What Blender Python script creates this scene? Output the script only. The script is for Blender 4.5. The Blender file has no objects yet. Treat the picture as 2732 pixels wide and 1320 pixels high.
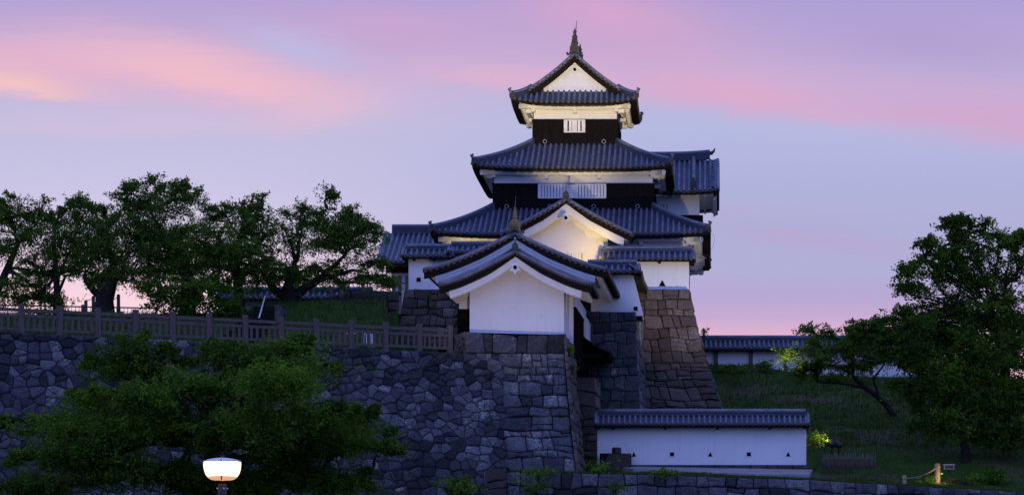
import bpy, math, random
import numpy as np
from mathutils import Vector, Matrix

SC = bpy.context.scene
COL = SC.collection
R = math.radians
FL, CX, CY = 6800.0, 1895.0, 1600.0      # focal length and principal point of the photograph, in its pixels

def lin(r, g, b):
    f = lambda c: (c/12.92 if c <= .04045 else ((c+.055)/1.055)**2.4)
    return (f(r/255), f(g/255), f(b/255), 1)

# ------------------------------------------------------------------ camera
cam = bpy.data.cameras.new('camera')
camo = bpy.data.objects.new('camera', cam)
COL.objects.link(camo)
camo.location = (0, 0, 0)
camo.rotation_euler = (R(90), 0, 0)
cam.sensor_width = 36
cam.lens = 36*FL/2732
cam.shift_x = -(CX-1366)/2732
cam.shift_y = (CY-660)/2732
cam.clip_end = 3000
SC.camera = camo

# ------------------------------------------------------------------ colour management
SC.view_settings.view_transform = 'Standard'
SC.view_settings.look = 'None'
SC.view_settings.gamma = 1
SC.view_settings.use_curve_mapping = False
SC.view_settings.exposure = 0.0
try:
    SC.cycles.use_denoising = True
    SC.cycles.max_bounces = 6
    SC.cycles.transparent_max_bounces = 8
except Exception:
    pass

# ------------------------------------------------------------------ sky (dusk, by direction)
W = bpy.data.worlds.new('World')
SC.world = W
W.use_nodes = True
nt = W.node_tree
nt.nodes.clear()

class NG:
    def __init__(s, nt): s.nt = nt
    def new(s, typ, **kw):
        n = s.nt.nodes.new(typ)
        for k, v in kw.items(): setattr(n, k, v)
        return n
    def put(s, sock, v):
        if hasattr(v, 'is_output') or isinstance(v, bpy.types.NodeSocket): s.nt.links.new(v, sock)
        else: sock.default_value = v
    def math(s, op, a, b=None, c=None, clamp=False):
        n = s.new('ShaderNodeMath', operation=op); n.use_clamp = clamp
        s.put(n.inputs[0], a)
        if b is not None: s.put(n.inputs[1], b)
        if c is not None: s.put(n.inputs[2], c)
        return n.outputs[0]
    def mapr(s, v, a, b, c=0., d=1., smooth=True):
        n = s.new('ShaderNodeMapRange')
        n.interpolation_type = 'SMOOTHSTEP' if smooth else 'LINEAR'
        n.clamp = True
        s.put(n.inputs['Value'], v)
        n.inputs['From Min'].default_value = a; n.inputs['From Max'].default_value = b
        n.inputs['To Min'].default_value = c; n.inputs['To Max'].default_value = d
        return n.outputs['Result']
    def mix(s, fac, a, b, blend='MIX'):
        n = s.new('ShaderNodeMix', data_type='RGBA'); n.blend_type = blend
        s.put(n.inputs['Factor'], fac); s.put(n.inputs[6], a); s.put(n.inputs[7], b)
        return n.outputs[2]
    def ramp(s, v, stops, interp='LINEAR'):
        n = s.new('ShaderNodeValToRGB')
        cr = n.color_ramp; cr.interpolation = interp
        while len(cr.elements) < len(stops): cr.elements.new(.5)
        for e, (p, c) in zip(cr.elements, stops):
            e.position = p; e.color = c if len(c) == 4 else (*c, 1)
        s.put(n.inputs['Fac'], v)
        return n.outputs['Color']
    def noise(s, vec, scale=1., detail=4., rough=.5, dist=0.):
        n = s.new('ShaderNodeTexNoise')
        if vec is not None: s.put(n.inputs['Vector'], vec)
        n.inputs['Scale'].default_value = scale; n.inputs['Detail'].default_value = detail
        n.inputs['Roughness'].default_value = rough; n.inputs['Distortion'].default_value = dist
        return n.outputs['Fac']
    def comb(s, x, y, z=0.):
        n = s.new('ShaderNodeCombineXYZ')
        s.put(n.inputs[0], x); s.put(n.inputs[1], y); s.put(n.inputs[2], z)
        return n.outputs[0]

g = NG(nt)
tc = g.new('ShaderNodeTexCoord')
sx = g.new('ShaderNodeSeparateXYZ')
nt.links.new(tc.outputs['Generated'], sx.inputs[0])
dx, dy, dz = sx.outputs
el = g.math('MULTIPLY', g.math('ARCSINE', dz), 57.29578)
# two direction angles, scaled so that their units are those the cloud table below is written in
dyc = g.math('MAXIMUM', dy, .08)
qx = g.math('MULTIPLY_ADD', g.math('DIVIDE', dx, dyc), FL, CX)
qy = g.math('MULTIPLY_ADD', g.math('DIVIDE', dz, dyc), -FL, CY)
qy = g.math('MAXIMUM', qy, -400.)
pv = g.comb(g.math('MULTIPLY', qx, 1/520.), g.math('MULTIPLY', qy, 1/120.), 2.3)
wa_ = g.math('SUBTRACT', g.noise(pv, 1., 4., .55, .3), .5)
pv2 = g.comb(g.math('MULTIPLY', qx, 1/900.), g.math('MULTIPLY', qy, 1/260.), 8.1)
wb_ = g.math('SUBTRACT', g.noise(pv2, 1., 3., .5, .4), .5)
wc_ = g.math('SUBTRACT', g.noise(g.comb(g.math('MULTIPLY', qx, 1/170.), g.math('MULTIPLY', qy, 1/34.), 4.4), 1., 6., .6, .8), .5)
wy_ = g.math('ADD', g.math('ADD', g.math('MULTIPLY', wa_, 70.), g.math('MULTIPLY', wb_, 60.)), g.math('MULTIPLY', wc_, 55.))
cyy = g.math('ADD', qy, wy_)
cxx = g.math('MULTIPLY_ADD', wb_, 220., qx)
g01 = g.mapr(g.math('ADD', qy, g.math('MULTIPLY', wb_, 40.)), -100., 1000., smooth=False)
def ys(t): return [((y+100)/1100., lin(*c)) for y, c in sorted(t)]
base_r = g.ramp(g01, ys([(940, (236,186,208)), (880, (222,178,209)), (840, (198,171,211)), (790, (184,168,212)), (720, (178,175,214)), (600, (176,175,215)),
    (450, (178,180,221)), (340, (181,186,225)), (250, (184,181,222)), (130, (184,169,213)), (0, (174,160,213))]))
base_l = g.ramp(g01, ys([(900, (253,218,226)), (780, (250,213,225)), (700, (232,209,228)), (600, (212,203,230)), (500, (203,197,229)), (400, (196,193,226)),
    (320, (193,190,225)), (250, (194,186,222)), (130, (192,171,214)), (0, (181,163,212))]))
base = g.mix(g.mapr(qx, 500., 1900.), base_l, base_r)
sky = base
for (px, py, wx, wu, wd_, tilt, c, k) in (
    (100, 150, 320, 55, 75, .10, (226,177,205), .85), (560, 190, 490, 90, 105, .12, (228,182,208), .85), (300, 330, 420, 35, 30, .02, (212,193,219), .65),
    (850, 315, 170, 75, 30, -.10, (222,189,214), .75), (0, 222, 190, 52, 18, .13, (248,196,194), .9), (530, 208, 300, 72, 38, .17, (241,190,202), .85),
    (790, 112, 150, 40, 45, .2, (187,190,228), .9), (1060, 70, 300, 70, 80, .06, (203,166,209), .75), (1340, 205, 260, 45, 26, .06, (224,180,209), .85),
    (1640, 40, 260, 90, 90, .15, (217,166,203), .8), (1980, 275, 480, 120, 36, .10, (224,170,203), .85), (2660, 340, 380, 135, 46, .10, (210,168,206), .95),
    (2480, 120, 320, 60, 70, .08, (175,157,209), .6), (2160, 640, 260, 26, 18, .12, (186,166,206), .6), (1990, 560, 260, 18, 18, .06, (184,172,212), .4)):
    u = g.math('MULTIPLY', g.math('SUBTRACT', cxx, float(px)), 1./wx)
    v = g.math('SUBTRACT', g.math('SUBTRACT', cyy, float(py)), g.math('MULTIPLY', g.math('SUBTRACT', cxx, float(px)), tilt))
    vd = g.math('MULTIPLY', g.math('MAXIMUM', v, 0.), 1./wd_)
    vu = g.math('MULTIPLY', g.math('MINIMUM', v, 0.), 1./wu)
    q_ = g.math('ADD', g.math('MULTIPLY', u, u), g.math('ADD', g.math('MULTIPLY', vd, vd), g.math('MULTIPLY', vu, vu)))
    mk = g.math('MULTIPLY', g.math('EXPONENT', g.math('MULTIPLY', q_, -1.)), k)
    sky = g.mix(mk, sky, lin(*c))
# overhead and behind the camera the dusk sky is deep blue
up = g.mapr(el, 14., 45.)
sky = g.mix(up, sky, (.27, .38, 1.05, 1))
back = g.mapr(dy, .35, -.35)
sky = g.mix(back, sky, (.275, .395, 1.12, 1))
sky = g.mix(g.mapr(el, -1., -6.), sky, (.02, .025, .03, 1))
bg = g.new('ShaderNodeBackground')
nt.links.new(sky, bg.inputs['Color'])
bg.inputs['Strength'].default_value = 1.0
out = g.new('ShaderNodeOutputWorld')
nt.links.new(bg.outputs[0], out.inputs['Surface'])

# soft afterglow
sun = bpy.data.lights.new('afterglow_sun', 'SUN')
sun.energy = 0.12
sun.angle = R(60)
sun.color = (.86, .80, 1.0)
suno = bpy.data.objects.new('afterglow_sun', sun)
COL.objects.link(suno)
suno.rotation_euler = Vector((.25, 1, -.55)).to_track_quat('-Z', 'Y').to_euler()

# ------------------------------------------------------------------ materials
def mat(name, col, rough=.8, spec=.3, build=None, metal=0.):
    m = bpy.data.materials.new(name)
    m.use_nodes = True
    b = m.node_tree.nodes['Principled BSDF']
    b.inputs['Base Color'].default_value = (*col, 1)
    b.inputs['Roughness'].default_value = rough
    b.inputs['Specular IOR Level'].default_value = spec
    b.inputs['Metallic'].default_value = metal
    if build:
        gg = NG(m.node_tree)
        build(gg, b)
    return m
def objco(g):
    return g.new('ShaderNodeTexCoord').outputs['Object']
def tone(g):
    n = g.new('ShaderNodeAttribute'); n.attribute_name = 'tone'
    return n.outputs['Fac']
def bump(g, b, h, strength=.4, dist=.03):
    n = g.new('ShaderNodeBump')
    n.inputs['Strength'].default_value = strength; n.inputs['Distance'].default_value = dist
    g.put(n.inputs['Height'], h); g.put(b.inputs['Normal'], n.outputs[0])

def noisy(c1, c2, scale, detail=5., bs=.3, bd=.02):
    def f(g, b):
        n = g.noise(objco(g), scale, detail, .6)
        g.put(b.inputs['Base Color'], g.ramp(n, [(.3, c1), (.7, c2)]))
        if bs: bump(g, b, n, bs, bd)
    return f
def tile_b(g, b):
    co = objco(g)
    n = g.noise(co, 1.3, 5., .65)
    n2 = g.noise(co, 9., 3., .6)
    c = g.ramp(n, [(.3, (.016,.02,.035)), (.5, (.027,.033,.056)), (.72, (.045,.052,.08))])
    c = g.mix(g.mapr(n2, .5, .8, 0., .6), c, (.015,.014,.017,1))
    g.put(b.inputs['Base Color'], c)
    bump(g, b, n2, .35, .03)
def roll_b(g, b):
    co = objco(g)
    n = g.noise(co, 2.2, 5., .65)
    n2 = g.noise(co, 12., 3., .6)
    c = g.ramp(n, [(.3, (.07,.078,.108)), (.5, (.112,.125,.172)), (.72, (.19,.20,.26))])
    c = g.mix(g.mapr(n2, .5, .8, 0., .5), c, (.11,.1,.095,1))
    g.put(b.inputs['Base Color'], c)
    bump(g, b, n2, .3, .02)
def plaster_b(g, b):
    co = objco(g)
    n = g.noise(co, .5, 5., .6)
    n2 = g.noise(co, 30., 3., .6)
    mp = g.new('ShaderNodeMapping'); mp.inputs['Scale'].default_value = (3., 3., .25)
    g.put(mp.inputs['Vector'], co)
    n3 = g.noise(mp.outputs[0], 1.5, 4., .6)
    c = g.ramp(n, [(.3, (.72,.715,.71)), (.7, (.80,.795,.785))])
    c = g.mix(g.mapr(n3, .5, .75, 0., .28), c, (.56,.555,.54,1))
    c = g.mix(g.mapr(g.noise(co, 1.7, 6., .7), .56, .72, 0., .3), c, (.5,.5,.49,1))
    g.put(b.inputs['Base Color'], c)
    bump(g, b, n2, .12, .01)
def stone_b(c1, c2, c3, lichen):
    def f(g, b):
        co = objco(g)
        t = tone(g)
        n = g.noise(co, 2.6, 6., .7)
        n2 = g.noise(co, 11., 5., .7)
        n3 = g.noise(co, .35, 3., .5)
        v = g.math('ADD', g.math('MULTIPLY', t, .75), g.math('ADD', g.math('MULTIPLY', g.math('SUBTRACT', n, .5), .8), g.math('MULTIPLY', g.math('SUBTRACT', n2, .5), .7)))
        c = g.ramp(v, [(.02, c1), (.4, c2), (.85, c3)])
        n4 = g.noise(co, 1.1, 4., .65)
        lm = g.math('MULTIPLY', g.mapr(g.math('ADD', g.math('MULTIPLY', n2, .5), g.math('MULTIPLY', n4, .5)), .52, .62), g.mapr(g.math('ADD', t, n3), .95, 1.35))
        c = g.mix(g.math('MULTIPLY', lm, .8), c, lichen)
        c = g.mix(g.mapr(n2, .3, .48, .55, 0.), c, (c1[0]*.6, c1[1]*.6, c1[2]*.6, 1))
        g.put(b.inputs['Base Color'], c)
        bump(g, b, g.math('ADD', n, g.math('MULTIPLY', n2, .9)), 1., .09)
    return f
def leaf_b(c1, c2, c3):
    def f(g, b):
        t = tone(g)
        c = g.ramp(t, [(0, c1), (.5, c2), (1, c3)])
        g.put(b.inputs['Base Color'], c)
        nt = g.nt
        tr = g.new('ShaderNodeBsdfTranslucent'); g.put(tr.inputs['Color'], c)
        mx = g.new('ShaderNodeMixShader'); mx.inputs[0].default_value = .3
        o = [n for n in nt.nodes if n.type == 'OUTPUT_MATERIAL'][0]
        nt.links.new(b.outputs[0], mx.inputs[1]); nt.links.new(tr.outputs[0], mx.inputs[2])
        nt.links.new(mx.outputs[0], o.inputs['Surface'])
    return f
def wood_b(c1, c2):
    def f(g, b):
        co = objco(g)
        mp = g.new('ShaderNodeMapping'); mp.inputs['Scale'].default_value = (6., 6., 1.)
        g.put(mp.inputs['Vector'], co)
        n = g.noise(mp.outputs[0], 2., 5., .65)
        g.put(b.inputs['Base Color'], g.ramp(n, [(.3, c1), (.7, c2)]))
        bump(g, b, n, .3, .02)
    return f

def grass_b(g, b):
    co = objco(g)
    n = g.noise(co, .6, 6., .65); n2 = g.noise(co, .22, 4., .6)
    c = g.ramp(n, [(.3, (.015,.034,.004)), (.7, (.036,.08,.008))])
    c = g.mix(g.mapr(n2, .54, .68, 0., .8), c, (.085,.07,.045,1))
    g.put(b.inputs['Base Color'], c); bump(g, b, n, .6, .12)
M = {}
M['tile'] = mat('roof_tile', (.06,.07,.1), .5, .45, tile_b)
M['roll'] = mat('cover_tile', (.12,.13,.19), .5, .45, roll_b)
M['disc'] = mat('eave_tile_end', (.12,.12,.14), .7, .2, noisy((.036,.034,.034), (.095,.086,.078), 7.))
M['plaster'] = mat('white_plaster', (.75,.75,.74), .85, .2, plaster_b)
M['white'] = mat('white_painted_wood', (.72,.715,.71), .7, .3, noisy((.66,.655,.65), (.78,.775,.77), 1.5, bs=.05))
M['black'] = mat('black_lacquered_boards', (.006,.006,.008), .8, .06, wood_b((.005,.004,.004), (.012,.010,.009)))
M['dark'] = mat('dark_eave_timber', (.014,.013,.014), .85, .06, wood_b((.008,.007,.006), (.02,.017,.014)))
M['hole'] = mat('dark_opening', (.004,.004,.005), .9, .05)
M['stone'] = mat('mossy_andesite', (.05,.05,.06), .9, .25, stone_b((.027,.027,.03), (.085,.086,.095), (.20,.203,.21), (.44,.44,.38,1)))
M['stone_b'] = mat('brown_andesite', (.1,.08,.07), .9, .25, stone_b((.065,.05,.043), (.125,.097,.083), (.21,.165,.142), (.29,.25,.21,1)))  # brown partly stands in for warm floodlight on the keep base
M['joint'] = mat('wall_joint_earth', (.01,.01,.012), 1., .05)
M['wood'] = mat('brown_fence_wood', (.05,.035,.035), .8, .25, wood_b((.08,.060,.050), (.15,.115,.098)))
M['door'] = mat('old_gate_timber', (.06,.035,.02), .8, .2, wood_b((.035,.02,.012), (.075,.045,.027)))
M['pale_wood'] = mat('pale_post_wood', (.32,.22,.12), .8, .2, wood_b((.25,.16,.08), (.4,.28,.16)))
M['grey_wood'] = mat('grey_post_wood', (.2,.17,.16), .85, .2, wood_b((.13,.11,.105), (.25,.22,.2)))
M['bark'] = mat('tree_bark', (.02,.017,.015), .95, .1, noisy((.012,.01,.009), (.032,.026,.022), 5., bs=.6, bd=.05))
M['leaf_a'] = mat('cherry_leaf', (.03,.06,.025), .8, .06, leaf_b((.042,.08,.011), (.085,.16,.018), (.14,.24,.028)))
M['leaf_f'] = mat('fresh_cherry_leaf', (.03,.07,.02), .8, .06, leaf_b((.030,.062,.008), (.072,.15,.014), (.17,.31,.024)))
M['grass'] = mat('bank_grass', (.03,.055,.02), .9, .1, grass_b)
M['blade'] = mat('grass_blade', (.04,.07,.02), .9, .1, leaf_b((.02,.045,.005), (.042,.085,.009), (.10,.11,.024)))
M['earth'] = mat('earth', (.05,.045,.04), 1., .1, noisy((.03,.03,.025), (.06,.055,.045), .4))
M['path'] = mat('pale_concrete', (.30,.28,.27), .9, .2, noisy((.22,.21,.20), (.34,.32,.31), 1.2))
M['metal'] = mat('painted_grey_metal', (.25,.25,.27), .45, .5)
M['white_metal'] = mat('white_metal_tube', (.75,.75,.76), .4, .5)
M['black_metal'] = mat('black_metal', (.012,.012,.014), .5, .4)
M['brown_metal'] = mat('brown_lamp_metal', (.07,.05,.04), .5, .4)
M['rope'] = mat('hemp_rope', (.25,.17,.09), .9, .1)

# ------------------------------------------------------------------ mesh helpers
def at(px, py, D): return Vector(((px-CX)/FL*D, D, (CY-py)/FL*D))
def Xp(px, D): return (px-CX)/FL*D
def Zp(py, D): return (CY-py)/FL*D
ORG = {}

class MB:
    def __init__(s, *mats):
        s.v = []; s.f = []; s.mi = []; s.t = []; s.sm = []; s.mats = list(mats) or ['plaster']
        s.m = 0; s.tone = .5; s.smooth = False
    def face(s, pts):
        i = len(s.v); s.v.extend(tuple(p) for p in pts)
        s.f.append(tuple(range(i, i+len(pts)))); s.mi.append(s.m); s.t.append(s.tone); s.sm.append(s.smooth)
    def idx(s, fs):
        for f in fs:
            s.f.append(f); s.mi.append(s.m); s.t.append(s.tone); s.sm.append(s.smooth)
    def obox(s, c, ex, ey, ez):
        c = Vector(c); ex = Vector(ex); ey = Vector(ey); ez = Vector(ez)
        i = len(s.v)
        for a in (-1, 1):
            for b in (-1, 1):
                for d in (-1, 1): s.v.append(tuple(c+ex*a+ey*b+ez*d))
        s.idx([(i+0,i+1,i+3,i+2),(i+4,i+6,i+7,i+5),(i+0,i+4,i+5,i+1),(i+2,i+3,i+7,i+6),(i+0,i+2,i+6,i+4),(i+1,i+5,i+7,i+3)])
    def box(s, x0, x1, y0, y1, z0, z1):
        s.obox(((x0+x1)/2, (y0+y1)/2, (z0+z1)/2), ((x1-x0)/2, 0, 0), (0, (y1-y0)/2, 0), (0, 0, (z1-z0)/2))
    def bar(s, p0, p1, w, h, up=(0, 0, 1)):
        p0 = Vector(p0); p1 = Vector(p1); a = p1-p0
        if a.length < 1e-6: return
        t = a.normalized(); sd = t.cross(Vector(up))
        if sd.length < 1e-4: sd = Vector((1, 0, 0))
        sd.normalize(); u = sd.cross(t)
        s.obox((p0+p1)/2, a/2, sd*w/2, u*h/2)
    def tube(s, pts, rad, n=6, cap=True):
        pts = [Vector(p) for p in pts]
        if not hasattr(rad, '__len__'): rad = [rad]*len(pts)
        i0 = len(s.v); prev = None
        for k, p in enumerate(pts):
            t = (pts[min(k+1, len(pts)-1)]-pts[max(k-1, 0)]).normalized()
            if prev is None:
                a = Vector((0, 0, 1)) if abs(t.z) < .9 else Vector((1, 0, 0))
                prev = t.cross(a).normalized()
            u = (prev-t*prev.dot(t)).normalized(); prev = u; w = t.cross(u)
            for j in range(n):
                th = 2*math.pi*j/n
                s.v.append(tuple(p+(u*math.cos(th)+w*math.sin(th))*rad[k]))
        sm = s.smooth; s.smooth = True
        for k in range(len(pts)-1):
            for j in range(n):
                a = i0+k*n+j; b = i0+k*n+(j+1) % n
                s.idx([(a, b, b+n, a+n)])
        s.smooth = sm
        if cap:
            s.idx([tuple(i0+j for j in reversed(range(n))), tuple(i0+(len(pts)-1)*n+j for j in range(n))])
    def lathe(s, c, prof, n=20):
        c = Vector(c); i0 = len(s.v)
        for r, z in prof:
            for j in range(n):
                th = 2*math.pi*j/n
                s.v.append((c.x+r*math.cos(th), c.y+r*math.sin(th), c.z+z))
        for k in range(len(prof)-1):
            for j in range(n):
                a = i0+k*n+j; b = i0+k*n+(j+1) % n
                s.idx([(a, b, b+n, a+n)])
        s.idx([tuple(i0+j for j in reversed(range(n))), tuple(i0+(len(prof)-1)*n+j for j in range(n))])
    def grid(s, P, nu, nv):
        i0 = len(s.v)
        for j in range(nv+1):
            for i in range(nu+1): s.v.append(tuple(P(i/nu, j/nv)))
        for j in range(nv):
            for i in range(nu):
                a = i0+j*(nu+1)+i
                s.idx([(a, a+1, a+nu+2, a+nu+1)])
    def prism(s, pts, ext):
        ext = Vector(ext); a = [Vector(p) for p in pts]; b = [p+ext for p in a]
        n = len(a); i = len(s.v)
        s.v.extend(tuple(p) for p in a+b)
        s.idx([tuple(range(i, i+n)), tuple(range(i+2*n-1, i+n-1, -1))])
        s.idx([(i+k, i+n+k, i+n+(k+1) % n, i+(k+1) % n) for k in range(n)])
    def disc(s, c, ax, r, th=.05, n=8):
        c = Vector(c); ax = Vector(ax).normalized()
        s.tube([c-ax*th/2, c+ax*th/2], r, n)
    def build(s, name, parent=None, xf=None, fixn=True):
        me = bpy.data.meshes.new(name)
        o = bpy.data.objects.new(name, me)
        org = Vector((0, 0, 0))
        if parent is not None: org = ORG[parent.name]
        vv = s.v
        if xf: vv = [tuple(xf @ Vector(p)) for p in vv]
        vv = np.array(vv, dtype=float).reshape(-1, 3)-np.array(org)
        me.from_pydata(vv.tolist(), [], s.f)
        for mm in s.mats: me.materials.append(M[mm])
        me.polygons.foreach_set('material_index', s.mi)
        me.polygons.foreach_set('use_smooth', s.sm)
        at_ = me.attributes.new('tone', 'FLOAT', 'FACE'); at_.data.foreach_set('value', s.t)
        me.validate(); me.update()
        COL.objects.link(o)
        if parent is not None: o.parent = parent
        ORG[o.name] = org
        return o

def tag(o, label, cat, group=None, kind=None):
    if label: o['label'] = label
    if cat: o['category'] = cat
    if group: o['group'] = group
    if kind: o['kind'] = kind
    return o
def thing(name, label, cat, loc, group=None, xf=None):
    o = bpy.data.objects.new(name, None)
    o.empty_display_size = .3
    COL.objects.link(o)
    loc = Vector(loc)
    if xf: loc = xf @ loc
    o.location = loc
    ORG[o.name] = loc
    return tag(o, label, cat, group)

# ------------------------------------------------------------------ roof helpers
UP = Vector((0, 0, 1))
def slope(mb, S, lo, hi, pitch, r=.085, nt_=8, nu=34, fascia=.16, ends=True, phase=.5):
    """tiled slope: S(s,t) surface, s between lo(t) and hi(t), t 0 at the top and 1 at the eave.
    materials of mb: 0 pan tile, 1 cover tile, 2 disc, 3 dark timber"""
    mb.m = 0; mb.smooth = True
    mb.grid(lambda u, v: S(lo(v)+(hi(v)-lo(v))*u, v), nu, nt_)
    mb.smooth = False
    # stepped courses of pan tiles
    s0, s1 = lo(1), hi(1)
    n = max(1, int(round((s1-s0)/pitch)))
    p = (s1-s0)/n
    for k in range(n):
        s = s0+(k+phase)*p
        t0 = 0.
        if s < lo(0): t0 = (lo(0)-s)/(lo(0)-lo(1))
        if s > hi(0): t0 = (s-hi(0))/(hi(1)-hi(0))
        if t0 > .93: continue
        nn = max(2, int(round(nt_*(1-t0))))
        mb.m = 1; mb.smooth = True
        i0 = len(mb.v); K = 5
        for j in range(nn+1):
            t = t0+(1-t0)*j/nn
            P = S(s, t); T = (S(s, min(t+.02, 1.02))-S(s, t-.02)).normalized()
            B = (S(s+.05, t)-S(s-.05, t)).normalized(); N = B.cross(T)
            if N.z < 0: N = -N
            for a in range(K):
                th = math.pi*a/(K-1)
                mb.v.append(tuple(P+B*(r*math.cos(th))+N*(r*1.25*math.sin(th)-.01)))
        for j in range(nn):
            for a in range(K-1):
                q = i0+j*K+a
                mb.idx([(q, q+1, q+K+1, q+K)])
        mb.smooth = False
        if ends:
            P = S(s, 1); T = (S(s, 1.02)-S(s, .98)); T.z *= .3; T.normalize()
            mb.m = 2
            mb.disc(P+UP*.015+T*.03, T, r*1.2, .07, 8)
    # pan-tile lip and eave board
    if fascia:
        mb.m = 3
        ns = 14
        for i in range(ns):
            a = s0+(s1-s0)*i/ns; b = s0+(s1-s0)*(i+1)/ns
            A0, B0 = S(a, 1), S(b, 1); Ti = (S((a+b)/2, .9)-S((a+b)/2, 1)); Ti.z = 0; Ti.normalize()
            A1, B1 = A0-UP*fascia, B0-UP*fascia
            mb.face([A0, B0, B1, A1])
            mb.face([A1, B1, B1+Ti*.5+UP*.1, A1+Ti*.5+UP*.1])

def gcurve(k): return lambda t: t*(1+k*(1-t))

def ridge_box(mb, p0, p1, w, h, r, sag=0., lift=0., n=10, cap=True):
    """layered ridge: stacked flat tiles with a round tile on top; materials 0 tile, 1 roll"""
    p0 = Vector(p0); p1 = Vector(p1)
    pts = []
    for i in range(n+1):
        u = i/n
        pts.append(p0.lerp(p1, u)+UP*(lift*(abs(2*u-1)**3)))
    sd = (p1-p0).cross(UP).normalized()
    for lay in range(3):
        hh = h/3; z0 = lay*hh; ww = w*(1-.12*lay) if lay < 2 else w*.9
        mb.m = 0
        for i in range(n):
            a, b = pts[i], pts[i+1]
            q = [a-sd*ww/2+UP*z0, a+sd*ww/2+UP*z0, a+sd*ww/2+UP*(z0+hh*.8), a-sd*ww/2+UP*(z0+hh*.8)]
            e = b-a
            mb.prism(q, e)
    mb.m = 0
    for i in range(n):
        a, b = pts[i], pts[i+1]
        mb.prism([a-sd*w*.38+UP*.01, a+sd*w*.38+UP*.01, a+sd*w*.38+UP*h*.97, a-sd*w*.38+UP*h*.97], b-a)
    mb.m = 1
    mb.tube([p+UP*h for p in pts], r, 8)

def hip_ridge(S_corner, outdir, parent, w=.26, h=.26, r=.1, name='hip_ridge', tmin=0., xf=None):
    """S_corner(t): the hip line from the wall (t=0) to the corner (t=1)"""
    mb = MB('tile', 'roll', 'disc')
    n = 12
    pts = [S_corner(tmin+(1-tmin)*i/n*.97) for i in range(n+1)]
    sd = (pts[-1]-pts[0]); sd.z = 0; sd = sd.normalized().cross(UP)
    for lay, ww in ((0, w), (1, w*.85)):
        mb.m = 0
        hh = h/2
        for i in range(n):
            dp = .3*(1-i/n)**.7 if lay == 0 else 0.
            a, b = pts[i]+UP*(lay*hh-.03-dp), pts[i+1]+UP*(lay*hh-.03-dp)
            mb.prism([a-sd*ww/2, a+sd*ww/2, a+sd*ww/2+UP*(hh*1.03+dp), a-sd*ww/2+UP*(hh*1.03+dp)], b-a)
    mb.m = 1
    top = [p+UP*(h+.02) for p in pts]
    mb.tube(top, r, 8)
    # ornament tile and upturned end
    e = top[-1]; t = (pts[-1]-pts[-2]).normalized(); th = Vector((t.x, t.y, 0)).normalized()
    mb.m = 2
    mb.prism([e+sd*x-th*.02+UP*z for x, z in ((-.15, -.26), (.15, -.26), (.17, -.08), (.1, .06), (0, .1), (-.1, .06), (-.17, -.08))], th*.1)
    mb.m = 1
    mb.tube([e-th*.3-UP*.02, e+th*.06, e+th*.15+UP*.06, e+th*.17+UP*.15], [r*.8, r*.85, r*.75, r*.8], 8)
    mb.disc(e+th*.17+UP*.17, Vector((th.x*.6, th.y*.6, .9)), r*1.05, .07, 8)
    mb.m = 2
    mb.disc(S_corner(1.0)+UP*.03, th, .09, .12, 8)
    return mb.build(name, parent, xf)

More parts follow.
